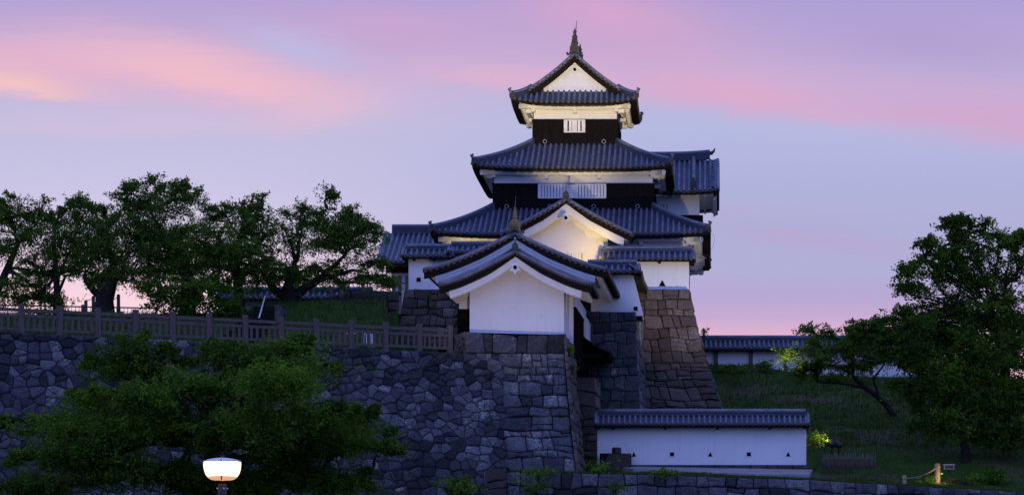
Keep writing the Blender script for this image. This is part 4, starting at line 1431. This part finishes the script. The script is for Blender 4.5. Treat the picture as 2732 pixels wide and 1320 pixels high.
# the long low wall, bottom right
wy = 113.5
x0, x1 = Xp(1594, wy), Xp(2151, wy)
hz = Zp(1211, wy)
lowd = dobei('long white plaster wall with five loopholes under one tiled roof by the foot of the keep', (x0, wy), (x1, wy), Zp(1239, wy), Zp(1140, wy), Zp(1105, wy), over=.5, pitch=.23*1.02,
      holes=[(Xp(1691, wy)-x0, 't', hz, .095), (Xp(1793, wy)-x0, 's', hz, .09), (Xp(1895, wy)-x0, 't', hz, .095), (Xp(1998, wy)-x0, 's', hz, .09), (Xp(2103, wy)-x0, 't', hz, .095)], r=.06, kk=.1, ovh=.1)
mb = MB('stone_b', 'joint')
S_, W_, H_ = patch((x0+1.2, wy-.06, Zp(1239, wy)-.01), (x1+.15, wy-.06, Zp(1239, wy)-.01), (x0+1.2, wy-.1, 5.2), (x1+.2, wy-.1, 5.2), 1.)
stones(mb, S_, W_, H_, .55, 61, gap=.01, bulge=.02, tr=(0., .4))
mb.build('stone_footing', lowd)
# far wall on top of the slope
wy = 139.2
x0, x1 = Xp(1800, wy), Xp(2520, wy)
dobei('far white wall with dark posts and tiled roof along the top of the grass slope', (x0, wy), (x1, wy), 11.5, Zp(937, wy), Zp(906, wy), over=.55, pitch=.265, r=.075,
      posts=[Xp(q, wy)-x0 for q in (1910, 2003, 2096, 2180, 2275)], brackets=False)
# plain tiled wall behind the trees on the left
wy = 126.
x0, x1 = Xp(596, wy), Xp(985, wy)
dobei('low plaster wall with tiled roof half hidden by the left trees and the stairs', (x0, wy), (x1, wy), 12.6, Zp(804, wy), Zp(778, wy), over=.5, pitch=.285, r=.075, brackets=False, posts=[Xp(707, wy)-x0])

# ================================================================== FENCE on the great wall
F0 = at(0, 886, 102.0); F1 = at(1200, 939, 110.35)
fd = (F1-F0); fd.z = 0; FLn = fd.length; fdir = fd.normalized()
def fpt(s): return F0.lerp(F1, s/FLn)
def s_of(px):
    lo_, hi_ = -6., FLn+3
    for _ in range(50):
        m_ = (lo_+hi_)/2; p = fpt(m_)
        if CX+FL*p.x/p.y < px: lo_ = m_
        else: hi_ = m_
    return lo_
sA, sB = s_of(56.6), s_of(1119)
sp = (sB-sA)/11
fence = thing('wooden_fence', 'brown timber fence with short uprights along the top of the dark stone wall', 'fence', fpt(sA))
pos = [sA+sp*i for i in range(-4, 12)]+[s_of(1200)]
fn = Vector((-fdir.y, fdir.x, 0))
for s in pos:
    p = fpt(s)
    mb = MB('wood')
    mb.obox(p+UP*.54, fdir*.105, fn*.1, UP*.6)
    mb.prism([p+UP*1.14+fdir*a*.105+fn*b*.1 for a, b in ((-1,-1), (1,-1), (1,1), (-1,1))], UP*.03)
    mb.build('post', fence)
for s, s2 in zip(pos, pos[1:]):
    a, b = fpt(s)+fdir*.1, fpt(s2)-fdir*.1
    for z, h in ((.93, .13), (.70, .12), (.16, .11)):
        mb = MB('wood'); mb.bar(a+UP*z, b+UP*z, .09, h); mb.build('rail', fence)
    nb = 5 if s2-s > 1.3 else 4
    for i in range(nb):
        p = fpt(s+(s2-s)*(i+1)/(nb+1))
        mb = MB('wood'); mb.obox(p+UP*.425, fdir*.05, fn*.035, UP*.22); mb.build('baluster', fence)

# thin metal railing behind, far left
rl = thing('metal_railing', 'thin metal railing behind the trunks at the far left', 'railing', at(100, 842, 118))
mb = MB('metal')
a, b = at(-40, 813, 118), at(420, 822, 119.5)
a2, b2 = at(-40, 833, 118), at(420, 838, 119.5)
mb.tube([a, b], .035, 5)
n = 46
for i in range(n+1):
    mb.tube([a.lerp(b, i/n), a2.lerp(b2, i/n)-UP*.25], .012, 4, False)
mb.tube([a2, b2], .02, 5)
mb.build('rails', rl)
# weathered posts with rope beside the trees
for i, (px, py, h, D) in enumerate(((221, 832, .32, 118), (229, 832, .52, 118), (249, 832, .72, 118), (316, 832, .8, 118), (798, 818, .62, 121.5), (882, 800, .66, 123.5), (911, 796, .72, 124), (968, 778, .6, 124.6))):
    lab = ['shortest grey post left of the thick forked trunk', 'short grey post left of the thick forked trunk', 'taller grey post touching the left of the thick trunk', 'grey post standing right of the thick forked trunk',
           'grey post at the top of the stairs by the right tree', 'thin grey post under the right tree crown', 'grey post above the rising end of the low stone wall', 'pale tall post on the low stone wall near the gatehouse'][i]
    p = at(px, py, D); mb = MB('grey_wood')
    mb.tube([p-UP*.3, p+UP*h], [.085, .08], 8); mb.tube([p+UP*h, p+UP*(h+.03)], [.07, .03], 8)
    o = mb.build('wooden_post'); tag(o, lab, 'post', 'grey posts along the upper path')
mb = MB('rope')
def rope(mb, a, b, sag, r=.018, n=10):
    pts = [a.lerp(b, i/n)-UP*(sag*4*(i/n)*(1-i/n)) for i in range(n+1)]
    mb.tube(pts, r, 5, False)
rope(mb, at(229, 800, 118), at(249, 793, 118), .06); rope(mb, at(249, 793, 118), at(316, 790, 118), .25)
o = mb.build('rope'); tag(o, 'slack rope strung between grey posts behind the thick trunk', 'rope')
# low retaining wall on the bank
lw = thing('retaining_wall', 'low stone retaining wall with curved end left of the keep base', 'stone wall', at(960, 815, 124.2))
mb = MB('stone_b', 'joint')
D = 124.3
TL, TR = at(845, 800, D), at(1064, 776, D); BL, BR = at(845, 830, D-.2), at(1064, 830, D-.2)
S_, W_, H_ = patch(TL, TR, BL, BR, 1.)
S0 = S_
def S_c(a, b, h=0.):
    p = S0(a, b, h); top = p.z; q = S0(a, 0, 0)
    ztop = Zp(804-28*min(1, max(0, a*2.4))**.7, D) if a < .42 else Zp(776, D)
    return Vector((p.x, p.y, q.z+(ztop-q.z)*b))
stones(mb, S_c, W_, H_, .62, 71, gap=.01, bulge=.03, tr=(0., .6))
mb.m = 1
mb.grid(lambda u, v: S_c(u, 1, 0)+Vector((0, v*1.5, -.02)), 12, 1)
mb.build('masonry', lw)
# stairs
st = thing('stone_steps', 'dark steps climbing the bank beside the white pole', 'steps', at(700, 880, 113))
mb = MB('dark')
for i in range(9):
    y = 109.+i*1.; z = 10.75+2.81*(y-108.2)/9.8
    X0, X1 = Xp(664, 116), Xp(748, 116)
    mb.box(X0, X1, y+.02, y+1.3, z-.2, z+.2)
mb.build('treads', st)
mb = MB('stone'); mb.box(Xp(748, 116), Xp(760, 116), 114.5, 117.9, 11., 13.25); mb.box(Xp(756, 117), Xp(766, 117), 117.3, 117.9, 11., 13.45); mb.build('side_curb', st)
mb = MB('white_metal'); mb.tube([at(707, 790, 117.5), at(676, 903, 111.6)], .035, 7)
o = mb.build('handrail_pole'); tag(o, 'long white slanting pole in front of the dark steps', 'pole')
# white tube barrier behind the fence
for i, (px, w_) in enumerate(((926, 8), (946, 8), (974, 7), (987, 6), (996, 5))):
    D = 112.2; mb = MB('white_metal')
    x0, x1 = Xp(px-w_/2, D), Xp(px+w_/2, D); z0, z1 = Zp(928, D)-.2, Zp(893, D)
    pts = [Vector((x0, D, z0)), Vector((x0, D, z1))]
    for k in range(7):
        th = math.pi*(1-k/6); pts.append(Vector(((x0+x1)/2+(x1-x0)/2*math.cos(th), D, z1+(x1-x0)/2*math.sin(th))))
    pts += [Vector((x1, D, z0))]
    mb.tube(pts, .02, 6, False)
    o = mb.build('hoop_barrier')
    tag(o, ['leftmost white tube hoop seen through the brown fence', 'second white tube hoop, right beside a fence post', 'middle white tube hoop behind the brown fence', 'narrow white tube hoop right of the middle one', 'rightmost slim white tube hoop behind the brown fence'][i], 'barrier', 'white hoops behind the fence')

# ================================================================== THINGS AT THE FOOT
# stone block and stump beside the low wall
o = thing('stone_block', 'dark red squared stone blocks against the left end of the low white wall', 'stone block', at(1640, 1250, 112.9))
mb = MB('stone_b', 'joint')
D = 112.6
S_, W_, H_ = patch(at(1600, 1208, D), at(1683, 1208, D), at(1600, 1256, D), at(1683, 1256, D), 1.)
stones(mb, S_, W_, H_, 1.1, 81, gap=.006, bulge=.01, tr=(-.2, .1), round_=.06, order=.05)
mb.m = 1; mb.tone = .0
a, b = at(1600, 1208, D), at(1683, 1208, D)
mb.box(a.x, b.x, D+.02, D+.8, at(0, 1256, D).z, a.z-.01)
mb.build('masonry', o)
mb = MB('black_metal')
p = at(1645, 1207, 112.9); mb.lathe(p, [(.2, -.05), (.21, .0), (.205, .2), (.18, .235), (.0, .24)], 14)
o = mb.build('water_bin'); tag(o, 'small round dark tub standing on the dark red stone blocks', 'tub')
# pale path wedge under the wall
D0 = 112.9
pth = MB('path')
pa = [at(1640, 1247, 113.3), at(1800, 1250, 113.2), at(2168, 1256, 113.0), at(2158, 1270, 110.6), at(1960, 1266, 110.6), at(1690, 1254, 111.6)]
pth.prism([p-UP*.25 for p in pa], UP*.33)
o = pth.build('path'); tag(o, None, None, None, 'structure')
# fallen block at the left end of the revetment
o = thing('corner_block', 'dark red corner stone at the left end of the low revetment', 'stone block', at(1320, 1320, 103))
mb = MB('stone_b', 'joint')
D = 103.
TL, TR = at(1300, 1247, D), at(1352, 1245, D); BL, BR = TL+Vector((-.2, -.6, -7)), TR+Vector((0, -.6, -7))
S_, W_, H_ = patch(TL, TR, BL, BR, 1.); stones(mb, S_, W_, H_, .8, 91, gap=.01, bulge=.03, tr=(-.1, .25), round_=.12, order=.1)
TB = TL+Vector((-.25, 2.2, 0)); BB = BL+Vector((-.25, 2.2, 0))
S_, W_, H_ = patch(TB, TL, BB, BL, 1.); S_.n = Vector((-1, -.2, 0)).normalized(); stones(mb, S_, W_, H_, .8, 92, gap=.01, bulge=.03, tr=(.1, .5), round_=.12)
mb.m = 1; mb.face([TL, TR, TR+Vector((0, 2, 0)), TB])
mb.build('masonry', o)
# rope posts, lower right
pp1, pp2 = at(2413, 1301, 108.6), at(2501, 1292, 110.2)
z1_, z2_ = Zp(1268, 108.6), Zp(1237, 110.2)
for p, zt, r, lab in ((pp1, z1_, .085, 'shorter pale rope post on the grass edge, lower right'), (pp2, z2_, .125, 'taller pale rope post lit from below beside the floodlight')):
    mb = MB('pale_wood'); mb.tube([p-UP*.3, Vector((p.x, p.y, zt))], r, 10); mb.tube([Vector((p.x, p.y, zt)), Vector((p.x, p.y, zt+.03))], [r*.95, r*.6], 10)
    mb.tube([Vector((p.x, p.y, zt-.16)), Vector((p.x, p.y, zt-.1))], r*1.12, 10)
    o = mb.build('rope_post'); tag(o, lab, 'post', 'pale posts carrying the rope, lower right')
mb = MB('rope'); rope(mb, Vector((pp1.x, pp1.y-.09, z1_-.12)), Vector((pp2.x, pp2.y-.13, z2_-.13)), .14, .028)
o = mb.build('rope'); tag(o, 'sagging pale rope between the two posts at lower right', 'rope')
# floodlight beside the posts
fl = thing('floodlight', 'silver box floodlight on a stake beside the taller rope post', 'floodlight', at(2530, 1290, 111.4))
D = 111.4
mb = MB('metal'); mb.box(Xp(2518, D), Xp(2545, D), D-.12, D+.12, Zp(1251, D), Zp(1238, D)); mb.box(Xp(2516, D), Xp(2547, D), D-.16, D+.14, Zp(1240, D), Zp(1237.5, D)); mb.build('housing', fl)
mb = MB('black_metal'); mb.tube([at(2530, 1295, D), at(2530, 1252, D)], .04, 7); mb.box(Xp(2520, D), Xp(2543, D), D-.135, D-.12, Zp(1249.5, D), Zp(1241, D)); mb.build('bracket', fl)
# two black projectors near the end of the low wall
for i, (px, py, lab) in enumerate(((2218, 1184, 'left black spotlight on the grass right of the low white wall'), (2236, 1186, 'right black spotlight of the pair on the grass right of the low white wall'))):
    D = 114.2+i*.25
    pr = thing('spotlight', lab, 'spotlight', at(px, 1206, D), 'black spotlights on the grass')
    p = at(px, py, D); ax = Vector((-.55, .55, .55)).normalized()
    mb = MB('black_metal'); mb.tube([p-ax*.16, p-ax*.04, p+ax*.14], [.1, .14, .16], 12); mb.build('housing', pr)
    mb = MB('black_metal'); mb.tube([at(px+2, 1212, D), p], .05, 6); mb.build('stand', pr)
# brushwood fence
bf = thing('brushwood_fence', 'low dark brushwood fence on the grass in front of the black spotlights', 'fence', at(2260, 1250, 112.4))
mb = MB('wood')
rd = random.Random(5)
for i in range(70):
    px = 2195+140*i/69; D = 112.4
    p = at(px, 1250+3*math.sin(i), D); mb.tube([p, p+Vector((rd.uniform(-.05, .05), 0, rd.uniform(.5, .72)))], .018, 4)
mb.bar(at(2195, 1222, 112.3), at(2335, 1222, 112.3), .03, .04)
mb.build('sticks', bf)

# street lamp
lD = 40.
lp = thing('street_lamp', 'lit bowl shaped street lamp on a brown post in front of the tree', 'street lamp', (Xp(593, lD), lD, -1.6))
lx = Xp(593, lD); s = lD/FL*.92
Zl = lambda y: Zp(y, lD)
mb = MB('brown_metal')
mb.lathe((lx, lD, -1.6), [(.11, 0), (.11, .5), (.065, .6), (.058, Zl(1306)+1.6), (.058, Zl(1302)+1.6)], 14)
mb.lathe((lx, lD, Zl(1320)), [(.062, 0), (.066, .02), (.066, Zl(1292)-Zl(1320)), (.05, Zl(1290)-Zl(1320))], 14)
mb.build('pole', lp)
mb = MB('white_metal')
for a in (0, 1.57, 3.14, 4.71): 
    v = Vector((math.cos(a+.5), math.sin(a+.5), 0)); c = Vector((lx, lD, Zl(1302)))
    mb.tube([c+v*.06, c+v*.09], .013, 6)
mb.build('bolt', lp)
em = bpy.data.materials.new('lit_lamp_glass'); em.use_nodes = True
bb = em.node_tree.nodes['Principled BSDF']
bb.inputs['Base Color'].default_value = (.9, .8, .65, 1)
bb.inputs['Emission Color'].default_value = (1., .80, .55, 1); bb.inputs['Emission Strength'].default_value = 14.
M['lamp'] = em
em2 = bpy.data.materials.new('lamp_rim_glass'); em2.use_nodes = True
bb = em2.node_tree.nodes['Principled BSDF']
bb.inputs['Base Color'].default_value = (.8, .6, .4, 1); bb.inputs['Roughness'].default_value = .3
bb.inputs['Emission Color'].default_value = (1., .52, .24, 1); bb.inputs['Emission Strength'].default_value = .75
M['lampr'] = em2
prof = []
zt, zbm = Zl(1231), Zl(1279)
rr = 51*s
prof_o = [(17*s, 0), (30*s, .012), (39*s, 8*s), (46*s, 18*s), (49.5*s, 30*s), (51*s, 42*s), (51*s, 52*s)]
mb = MB('lamp'); mb.smooth = True
mb.lathe((lx, lD, zbm), [(22*s, 5*s), (38*s, 11*s), (44.*s, 20*s), (47.5*s, 31*s), (49*s, 42*s), (49*s, 50*s), (30*s, 51*s)], 28); mb.build('glowing_bowl', lp)
mb = MB('lampr'); mb.smooth = True
mb.lathe((lx, lD, zbm), [(18*s, -1*s), (30*s, 1*s), (38*s, 6*s), (42*s, 11*s), (38*s, 11.5*s)], 28); mb.build('bowl_base', lp)
mb = MB('brown_metal', 'lampr')
for a in (-1.45, 0.12, 1.69, 3.26):
    mb.m = 0 if a < 0 else 1
    v = Vector((math.cos(a), math.sin(a), 0))
    mb.tube([Vector((lx, lD, zbm))+v*(r_+.008)+UP*z_ for r_, z_ in prof_o], .011, 5, False)
mb.build('rib', lp)
mb = MB('white_metal'); mb.smooth = True
mb.lathe((lx, lD, zt), [(52*s, -1*s), (53*s, 0), (50*s, 3*s), (42*s, 6.5*s), (28*s, 9.5*s), (12*s, 11.4*s), (0, 11.8*s)], 28); mb.build('cap', lp)
mb = MB('metal')
for a in (.12, 3.26, -1.45): 
    v = Vector((math.cos(a), math.sin(a), 0)); mb.obox(Vector((lx, lD, zt+2*s))+v*52*s, v*2*s, v.cross(UP)*2*s, UP*2.5*s)
mb.build('clasp', lp)

# ================================================================== TREES
GL = 'cherry trees on the upper bailey'
tree('cherry_tree', 'cherry tree cut by the left frame edge, with a leaning trunk', [(-28, 812, .3), (0, 760, .22), (20, 715, .2), (48, 650, .15)],
     [(30, 560, 95, 38), (60, 600, 70, 35), (100, 575, 35, 20), (10, 640, 60, 45), (45, 745, 55, 28, -1), (15, 770, 40, 30), (95, 710, 40, 16), (120, 780, 30, 12), (20, 525, 60, 18)], 117.5, 101, GL, dy=22)
tree('cherry_tree', 'cherry tree with a straight slender trunk, second from the left edge', [(152, 835, .26), (153, 790, .2), (150, 740, .17), (146, 680, .14), (142, 640, .12)],
     [(170, 610, 95, 40), (215, 560, 60, 28), (150, 570, 40, 22), (130, 660, 60, 35), (215, 650, 60, 40), (160, 770, 45, 14), (255, 545, 24, 12), (95, 770, 35, 14), (120, 700, 50, 22), (210, 700, 45, 22), (205, 530, 22, 16)], 117, 102, GL, dy=24,
     forks=[[(153, 745, .13), (172, 700, .1), (195, 650, .07)], [(152, 790, .12), (175, 735, .1), (215, 730, .05)]])
tree('cherry_tree', 'cherry tree with a thick dark forked trunk left of the bushes', [(279, 838, .62), (279, 800, .52), (284, 770, .55), (296, 745, .4), (300, 715, .3)],
     [(275, 640, 90, 45), (320, 680, 75, 35), (285, 590, 60, 28), (250, 690, 50, 28), (350, 720, 50, 22), (310, 730, 45, 22), (285, 735, 40, 18)], 116.5, 103, GL, dy=10,
     forks=[[(272, 795, .3), (250, 775, .24), (232, 750, .22), (224, 735, .12)]])
tree('cherry_tree', 'tallest broad cherry tree in the middle of the upper row', [(500, 840, .5), (502, 790, .45), (500, 740, .38), (480, 680, .3)],
     [(395, 520, 70, 26), (350, 500, 35, 12, 0, 0), (440, 545, 85, 35), (500, 515, 50, 24), (390, 590, 85, 40), (470, 620, 100, 45), (380, 660, 80, 40), (560, 600, 70, 40), (430, 710, 90, 35), (520, 690, 100, 45), (415, 485, 22, 14), (475, 492, 16, 14), (600, 650, 70, 40), (330, 555, 40, 22), (350, 610, 70, 26), (560, 660, 90, 36), (450, 660, 100, 30)], 117.5, 104, GL, dy=16,
     forks=[[(500, 740, .25), (550, 690, .18), (590, 640, .1)], [(490, 700, .22), (430, 620, .16), (400, 560, .09)]])
tree('cherry_tree', 'cherry tree with arching crown behind the tallest one', [(640, 835, .35), (636, 770, .3), (630, 700, .22), (640, 640, .16)],
     [(600, 545, 50, 20), (660, 530, 50, 24), (700, 545, 30, 16), (640, 590, 85, 32), (690, 620, 60, 40), (620, 660, 85, 40), (700, 690, 60, 40), (650, 730, 90, 28), (590, 690, 70, 30)], 120, 105, GL, dy=28)
tree('cherry_tree', 'spreading cherry tree beside the gatehouse with thick low limbs', [(778, 825, .55), (776, 795, .5), (770, 770, .42), (785, 730, .3)],
     [(850, 590, 60, 28), (865, 530, 24, 22), (800, 580, 45, 26), (920, 595, 60, 30), (960, 600, 45, 18), (780, 630, 60, 35), (860, 650, 90, 40), (950, 650, 65, 32), (985, 612, 30, 12), (760, 700, 70, 30), (870, 720, 80, 28), (960, 700, 60, 22), (975, 738, 40, 16), (970, 750, 60, 14), (820, 745, 80, 22), (730, 740, 50, 18), (890, 620, 90, 34)], 121, 106, GL, dy=6,
     forks=[[(775, 800, .35), (735, 775, .28), (712, 745, .22), (700, 730, .12)], [(782, 795, .4), (810, 770, .3), (870, 730, .2), (920, 680, .1)], [(800, 780, .2), (860, 745, .16), (940, 720, .1), (985, 728, .05)]], dens=7.)
bush('shrub', 'dense dark green shrub spreading behind the fence left of the steps', 500, 785, 165, 62, 115.5, 110, leafm='leaf_f', tone_=.4, leaf=.14, dens=9, ryd=1.8)
bush('shrub', 'dark shrub with light tips against the steps', 610, 825, 60, 32, 115., 111, leafm='leaf_f', tone_=.3, leaf=.15, dens=7)
bush('shrub', 'low scrub under the thick forked trunk', 330, 842, 60, 12, 115, 112, leafm='leaf_a', tone_=.4, leaf=.14)
bush('shrub', 'small scrub at the foot of the slender trunk', 140, 838, 70, 12, 115, 113, leafm='leaf_a', tone_=.4, leaf=.14)
# right-hand trees
GR = 'trees on the right slope'
tree('cherry_tree', 'low tree leaning left in front of the far white wall', [(2390, 1118, .22), (2370, 1085, .2), (2345, 1060, .18), (2310, 1035, .15), (2280, 1010, .12)],
     [(2200, 935, 75, 18, -1, .1), (2140, 950, 45, 12, -2, .35), (2270, 925, 90, 22), (2250, 975, 70, 18), (2350, 960, 70, 28), (2180, 895, 45, 12), (2310, 895, 60, 14), (2180, 985, 40, 10), (2390, 915, 60, 30)], 124, 201, GR,
     forks=[[(2310, 1035, .1), (2240, 1022, .08), (2180, 1018, .05)], [(2345, 1060, .12), (2330, 1010, .09), (2360, 970, .06)]], dens=8., fill=2.3, spray=4)
tree('broadleaf_tree', 'big dark tree filling the right edge with upright twigs', [(2690, 1265, .38), (2688, 1180, .34), (2692, 1090, .3), (2680, 980, .26), (2650, 860, .2)],
     [(2585, 612, 62, 16, 0, 0), (2610, 650, 65, 28), (2560, 600, 24, 10), (2690, 640, 40, 14), (2470, 690, 30, 34, -1), (2510, 730, 50, 40), (2560, 720, 70, 45), (2650, 720, 90, 55), (2440, 790, 35, 22, -1), (2480, 830, 60, 40), (2580, 820, 100, 60), (2690, 830, 90, 70), (2400, 875, 55, 24, -1), (2490, 900, 90, 45), (2610, 920, 120, 60), (2700, 960, 80, 80), (2720, 710, 60, 50), (2560, 965, 110, 45), (2440, 900, 70, 36), (2650, 1000, 100, 50), (2380, 855, 40, 16), (2350, 885, 40, 18), (2560, 760, 60, 30), (2430, 740, 26, 16), (2640, 885, 100, 40), (2715, 860, 60, 50), (2560, 890, 80, 34)], 117, 202, GR,
     forks=[[(2690, 1000, .2), (2600, 880, .14), (2500, 760, .07), (2460, 680, .03)], [(2670, 930, .18), (2630, 760, .1), (2580, 640, .05), (2540, 618, .025)]], leafm='leaf_f', tone_=.45, dens=8., fill=1.15, spray=5, leaf=.125)
tree('broadleaf_tree', 'dense low tree under the big right tree with drooping leaves', [(2580, 1270, .3), (2575, 1200, .26), (2560, 1120, .2), (2540, 1060, .15)],
     [(2470, 985, 60, 32), (2540, 1000, 90, 50, 0, .1), (2465, 1050, 56, 36), (2540, 1090, 90, 56), (2620, 1060, 110, 70), (2700, 1080, 70, 70), (2510, 1140, 70, 32, 0, -.12), (2600, 1150, 110, 40, 0, -.14), (2700, 1170, 80, 40, 0, -.14), (2430, 940, 40, 24), (2425, 1025, 36, 18), (2560, 1010, 110, 50), (2640, 960, 90, 50), (2340, 925, 60, 24), (2310, 890, 44, 16), (2400, 955, 60, 28), (2430, 860, 50, 24)], 114.5, 203, GR, leafm='leaf_f', tone_=.36, dens=8., fill=1.6, spray=5, leaf=.125)  # negative tone offsets darken the lowest lobes: canopy shade put into leaf colour
# the tree in front of the great wall
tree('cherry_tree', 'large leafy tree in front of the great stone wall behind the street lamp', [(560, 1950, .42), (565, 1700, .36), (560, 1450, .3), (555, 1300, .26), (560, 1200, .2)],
     [(360, 940, 85, 32, 0, .05), (300, 985, 60, 28), (400, 985, 90, 35), (700, 955, 140, 34, 0, -.02), (780, 925, 60, 16), (600, 945, 60, 22), (820, 985, 70, 34, -2, .1), (740, 1030, 130, 50, -4, .32), (560, 1040, 130, 45, -1, .05), (380, 1070, 120, 45, -2, .18), (250, 1075, 80, 30, -1, .2),  # high tone offsets lighten the centre lobes: a lit patch put into leaf colour
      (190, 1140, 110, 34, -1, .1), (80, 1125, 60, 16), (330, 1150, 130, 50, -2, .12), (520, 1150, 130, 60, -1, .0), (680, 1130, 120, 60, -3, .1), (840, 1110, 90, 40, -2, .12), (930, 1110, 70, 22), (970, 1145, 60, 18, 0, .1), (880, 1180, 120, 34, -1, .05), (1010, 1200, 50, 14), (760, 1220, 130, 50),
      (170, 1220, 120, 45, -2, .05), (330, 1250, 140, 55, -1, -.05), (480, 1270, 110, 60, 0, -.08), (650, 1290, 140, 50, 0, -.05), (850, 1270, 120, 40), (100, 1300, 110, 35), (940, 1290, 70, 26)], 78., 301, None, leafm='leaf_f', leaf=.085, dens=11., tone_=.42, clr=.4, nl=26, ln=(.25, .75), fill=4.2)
# undergrowth at the foot
for i, (px, py, rx, ry, D, lab, tn, lm) in enumerate((
    (1225, 1300, 60, 30, 100.5, 'leafy bush at the foot of the great wall corner, bottom centre', .6, 'leaf_f'),
    (1440, 1262, 50, 10, 103.6, 'trailing weeds on the top of the low revetment near its left end', .75, 'leaf_f'),
    (1430, 1300, 30, 22, 102.6, 'dark ivy patch on the face of the low revetment', .35, 'leaf_a'),
    (1600, 1250, 26, 22, 104.6, 'tall weeds beside the dark red blocks', .8, 'leaf_f'),
    (1640, 1300, 22, 28, 102.8, 'narrow ivy patch hanging on the low revetment', .35, 'leaf_a'),
    (1517, 930, 8, 16, 110.8, 'small green plant growing from the great wall corner under the gate', .7, 'leaf_f'),
    (1526, 980, 7, 12, 110.6, 'lower small green plant on the great wall corner', .6, 'leaf_f'),
    (1878, 883, 8, 15, 130.5, 'small plant growing from the right edge of the brown stone base', .4, 'leaf_a'),
    (1142, 795, 8, 18, 128.6, 'fern growing from the left part of the brown stone base', .5, 'leaf_f'),
    (1770, 1262, 40, 8, 104.6, 'weeds on the low revetment below the second square loophole', .7, 'leaf_f'),
    (1960, 990, 60, 10, 136.6, 'bushy grass mound under the far white wall', .5, 'leaf_f'),
    (2050, 978, 40, 12, 136.8, 'round tuft against the far white wall between two posts', .55, 'leaf_f'),
    (2240, 1010, 120, 14, 136., 'scrub hiding the foot of the far white wall', .4, 'leaf_a'),
    (2640, 1272, 70, 24, 111.2, 'bright grassy bush at the bottom right edge', .6, 'leaf_f'),
    (2560, 1290, 60, 12, 110.6, 'dry brown scrub beside the floodlight', .9, 'blade'),
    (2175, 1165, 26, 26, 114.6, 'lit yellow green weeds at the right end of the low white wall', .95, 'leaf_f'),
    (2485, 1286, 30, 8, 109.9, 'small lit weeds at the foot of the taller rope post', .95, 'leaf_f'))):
    bush('weeds' if rx < 50 else 'shrub', lab, px, py, rx, ry, D, 400+i, cat='plant', leafm=lm, tone_=tn, leaf=.09 if rx < 30 else .12, dens=10)

# ================================================================== FLOODLIGHTS the photograph shows at work
def spot(name, p, q, power, angle, blend=.6, col=(1, .74, .38), size=.15):
    l = bpy.data.lights.new(name, 'SPOT'); l.energy = power; l.spot_size = R(angle); l.spot_blend = blend; l.color = col; l.shadow_soft_size = size
    o = bpy.data.objects.new(name, l); COL.objects.link(o); o.location = p
    o.rotation_euler = (Vector(q)-Vector(p)).to_track_quat('-Z', 'Y').to_euler()
    return o
WARM = (1, .74, .33)
spot('floodlight_beam_top', (-6., 58., .6), (kc[0], 135, 27.2), 190000, 7.5, .6, (1, .78, .40))
spot('floodlight_beam_mid', (-19., 112., 11.2), (kc[0]+.5, 131, 20.5), 12000, 50, .9, (1, .72, .22))
spot('floodlight_beam_gate', (-4., 62., .6), (-8.7, 112, 14.2), 23000, 11.5, .9, (1, .76, .64), .6)
spot('floodlight_beam_base', (5.5, 116.2, 7.6), (-3.0, 130, 19.), 6500, 42, .8, (1, .82, .6))
spot('floodlight_beam_left', (-13.2, 130.35, 16.3), (-10.2, 132, 19.2), 260, 130, .9, WARM, .1)
spot('floodlight_beam_bay', (-5.5, 128.0, 17.1), (-7.0, 130.4, 18.9), 330, 110, 1., (1, .66, .10), .1)
spot('floodlight_beam_grass', (5.35, 114.0, 7.2), (4.2, 115.2, 7.1), 70, 110, .9, WARM)
spot('floodlight_beam_post', (10.15, 109.4, 5.25), (9.75, 110.2, 5.45), 45, 130, .9, WARM)
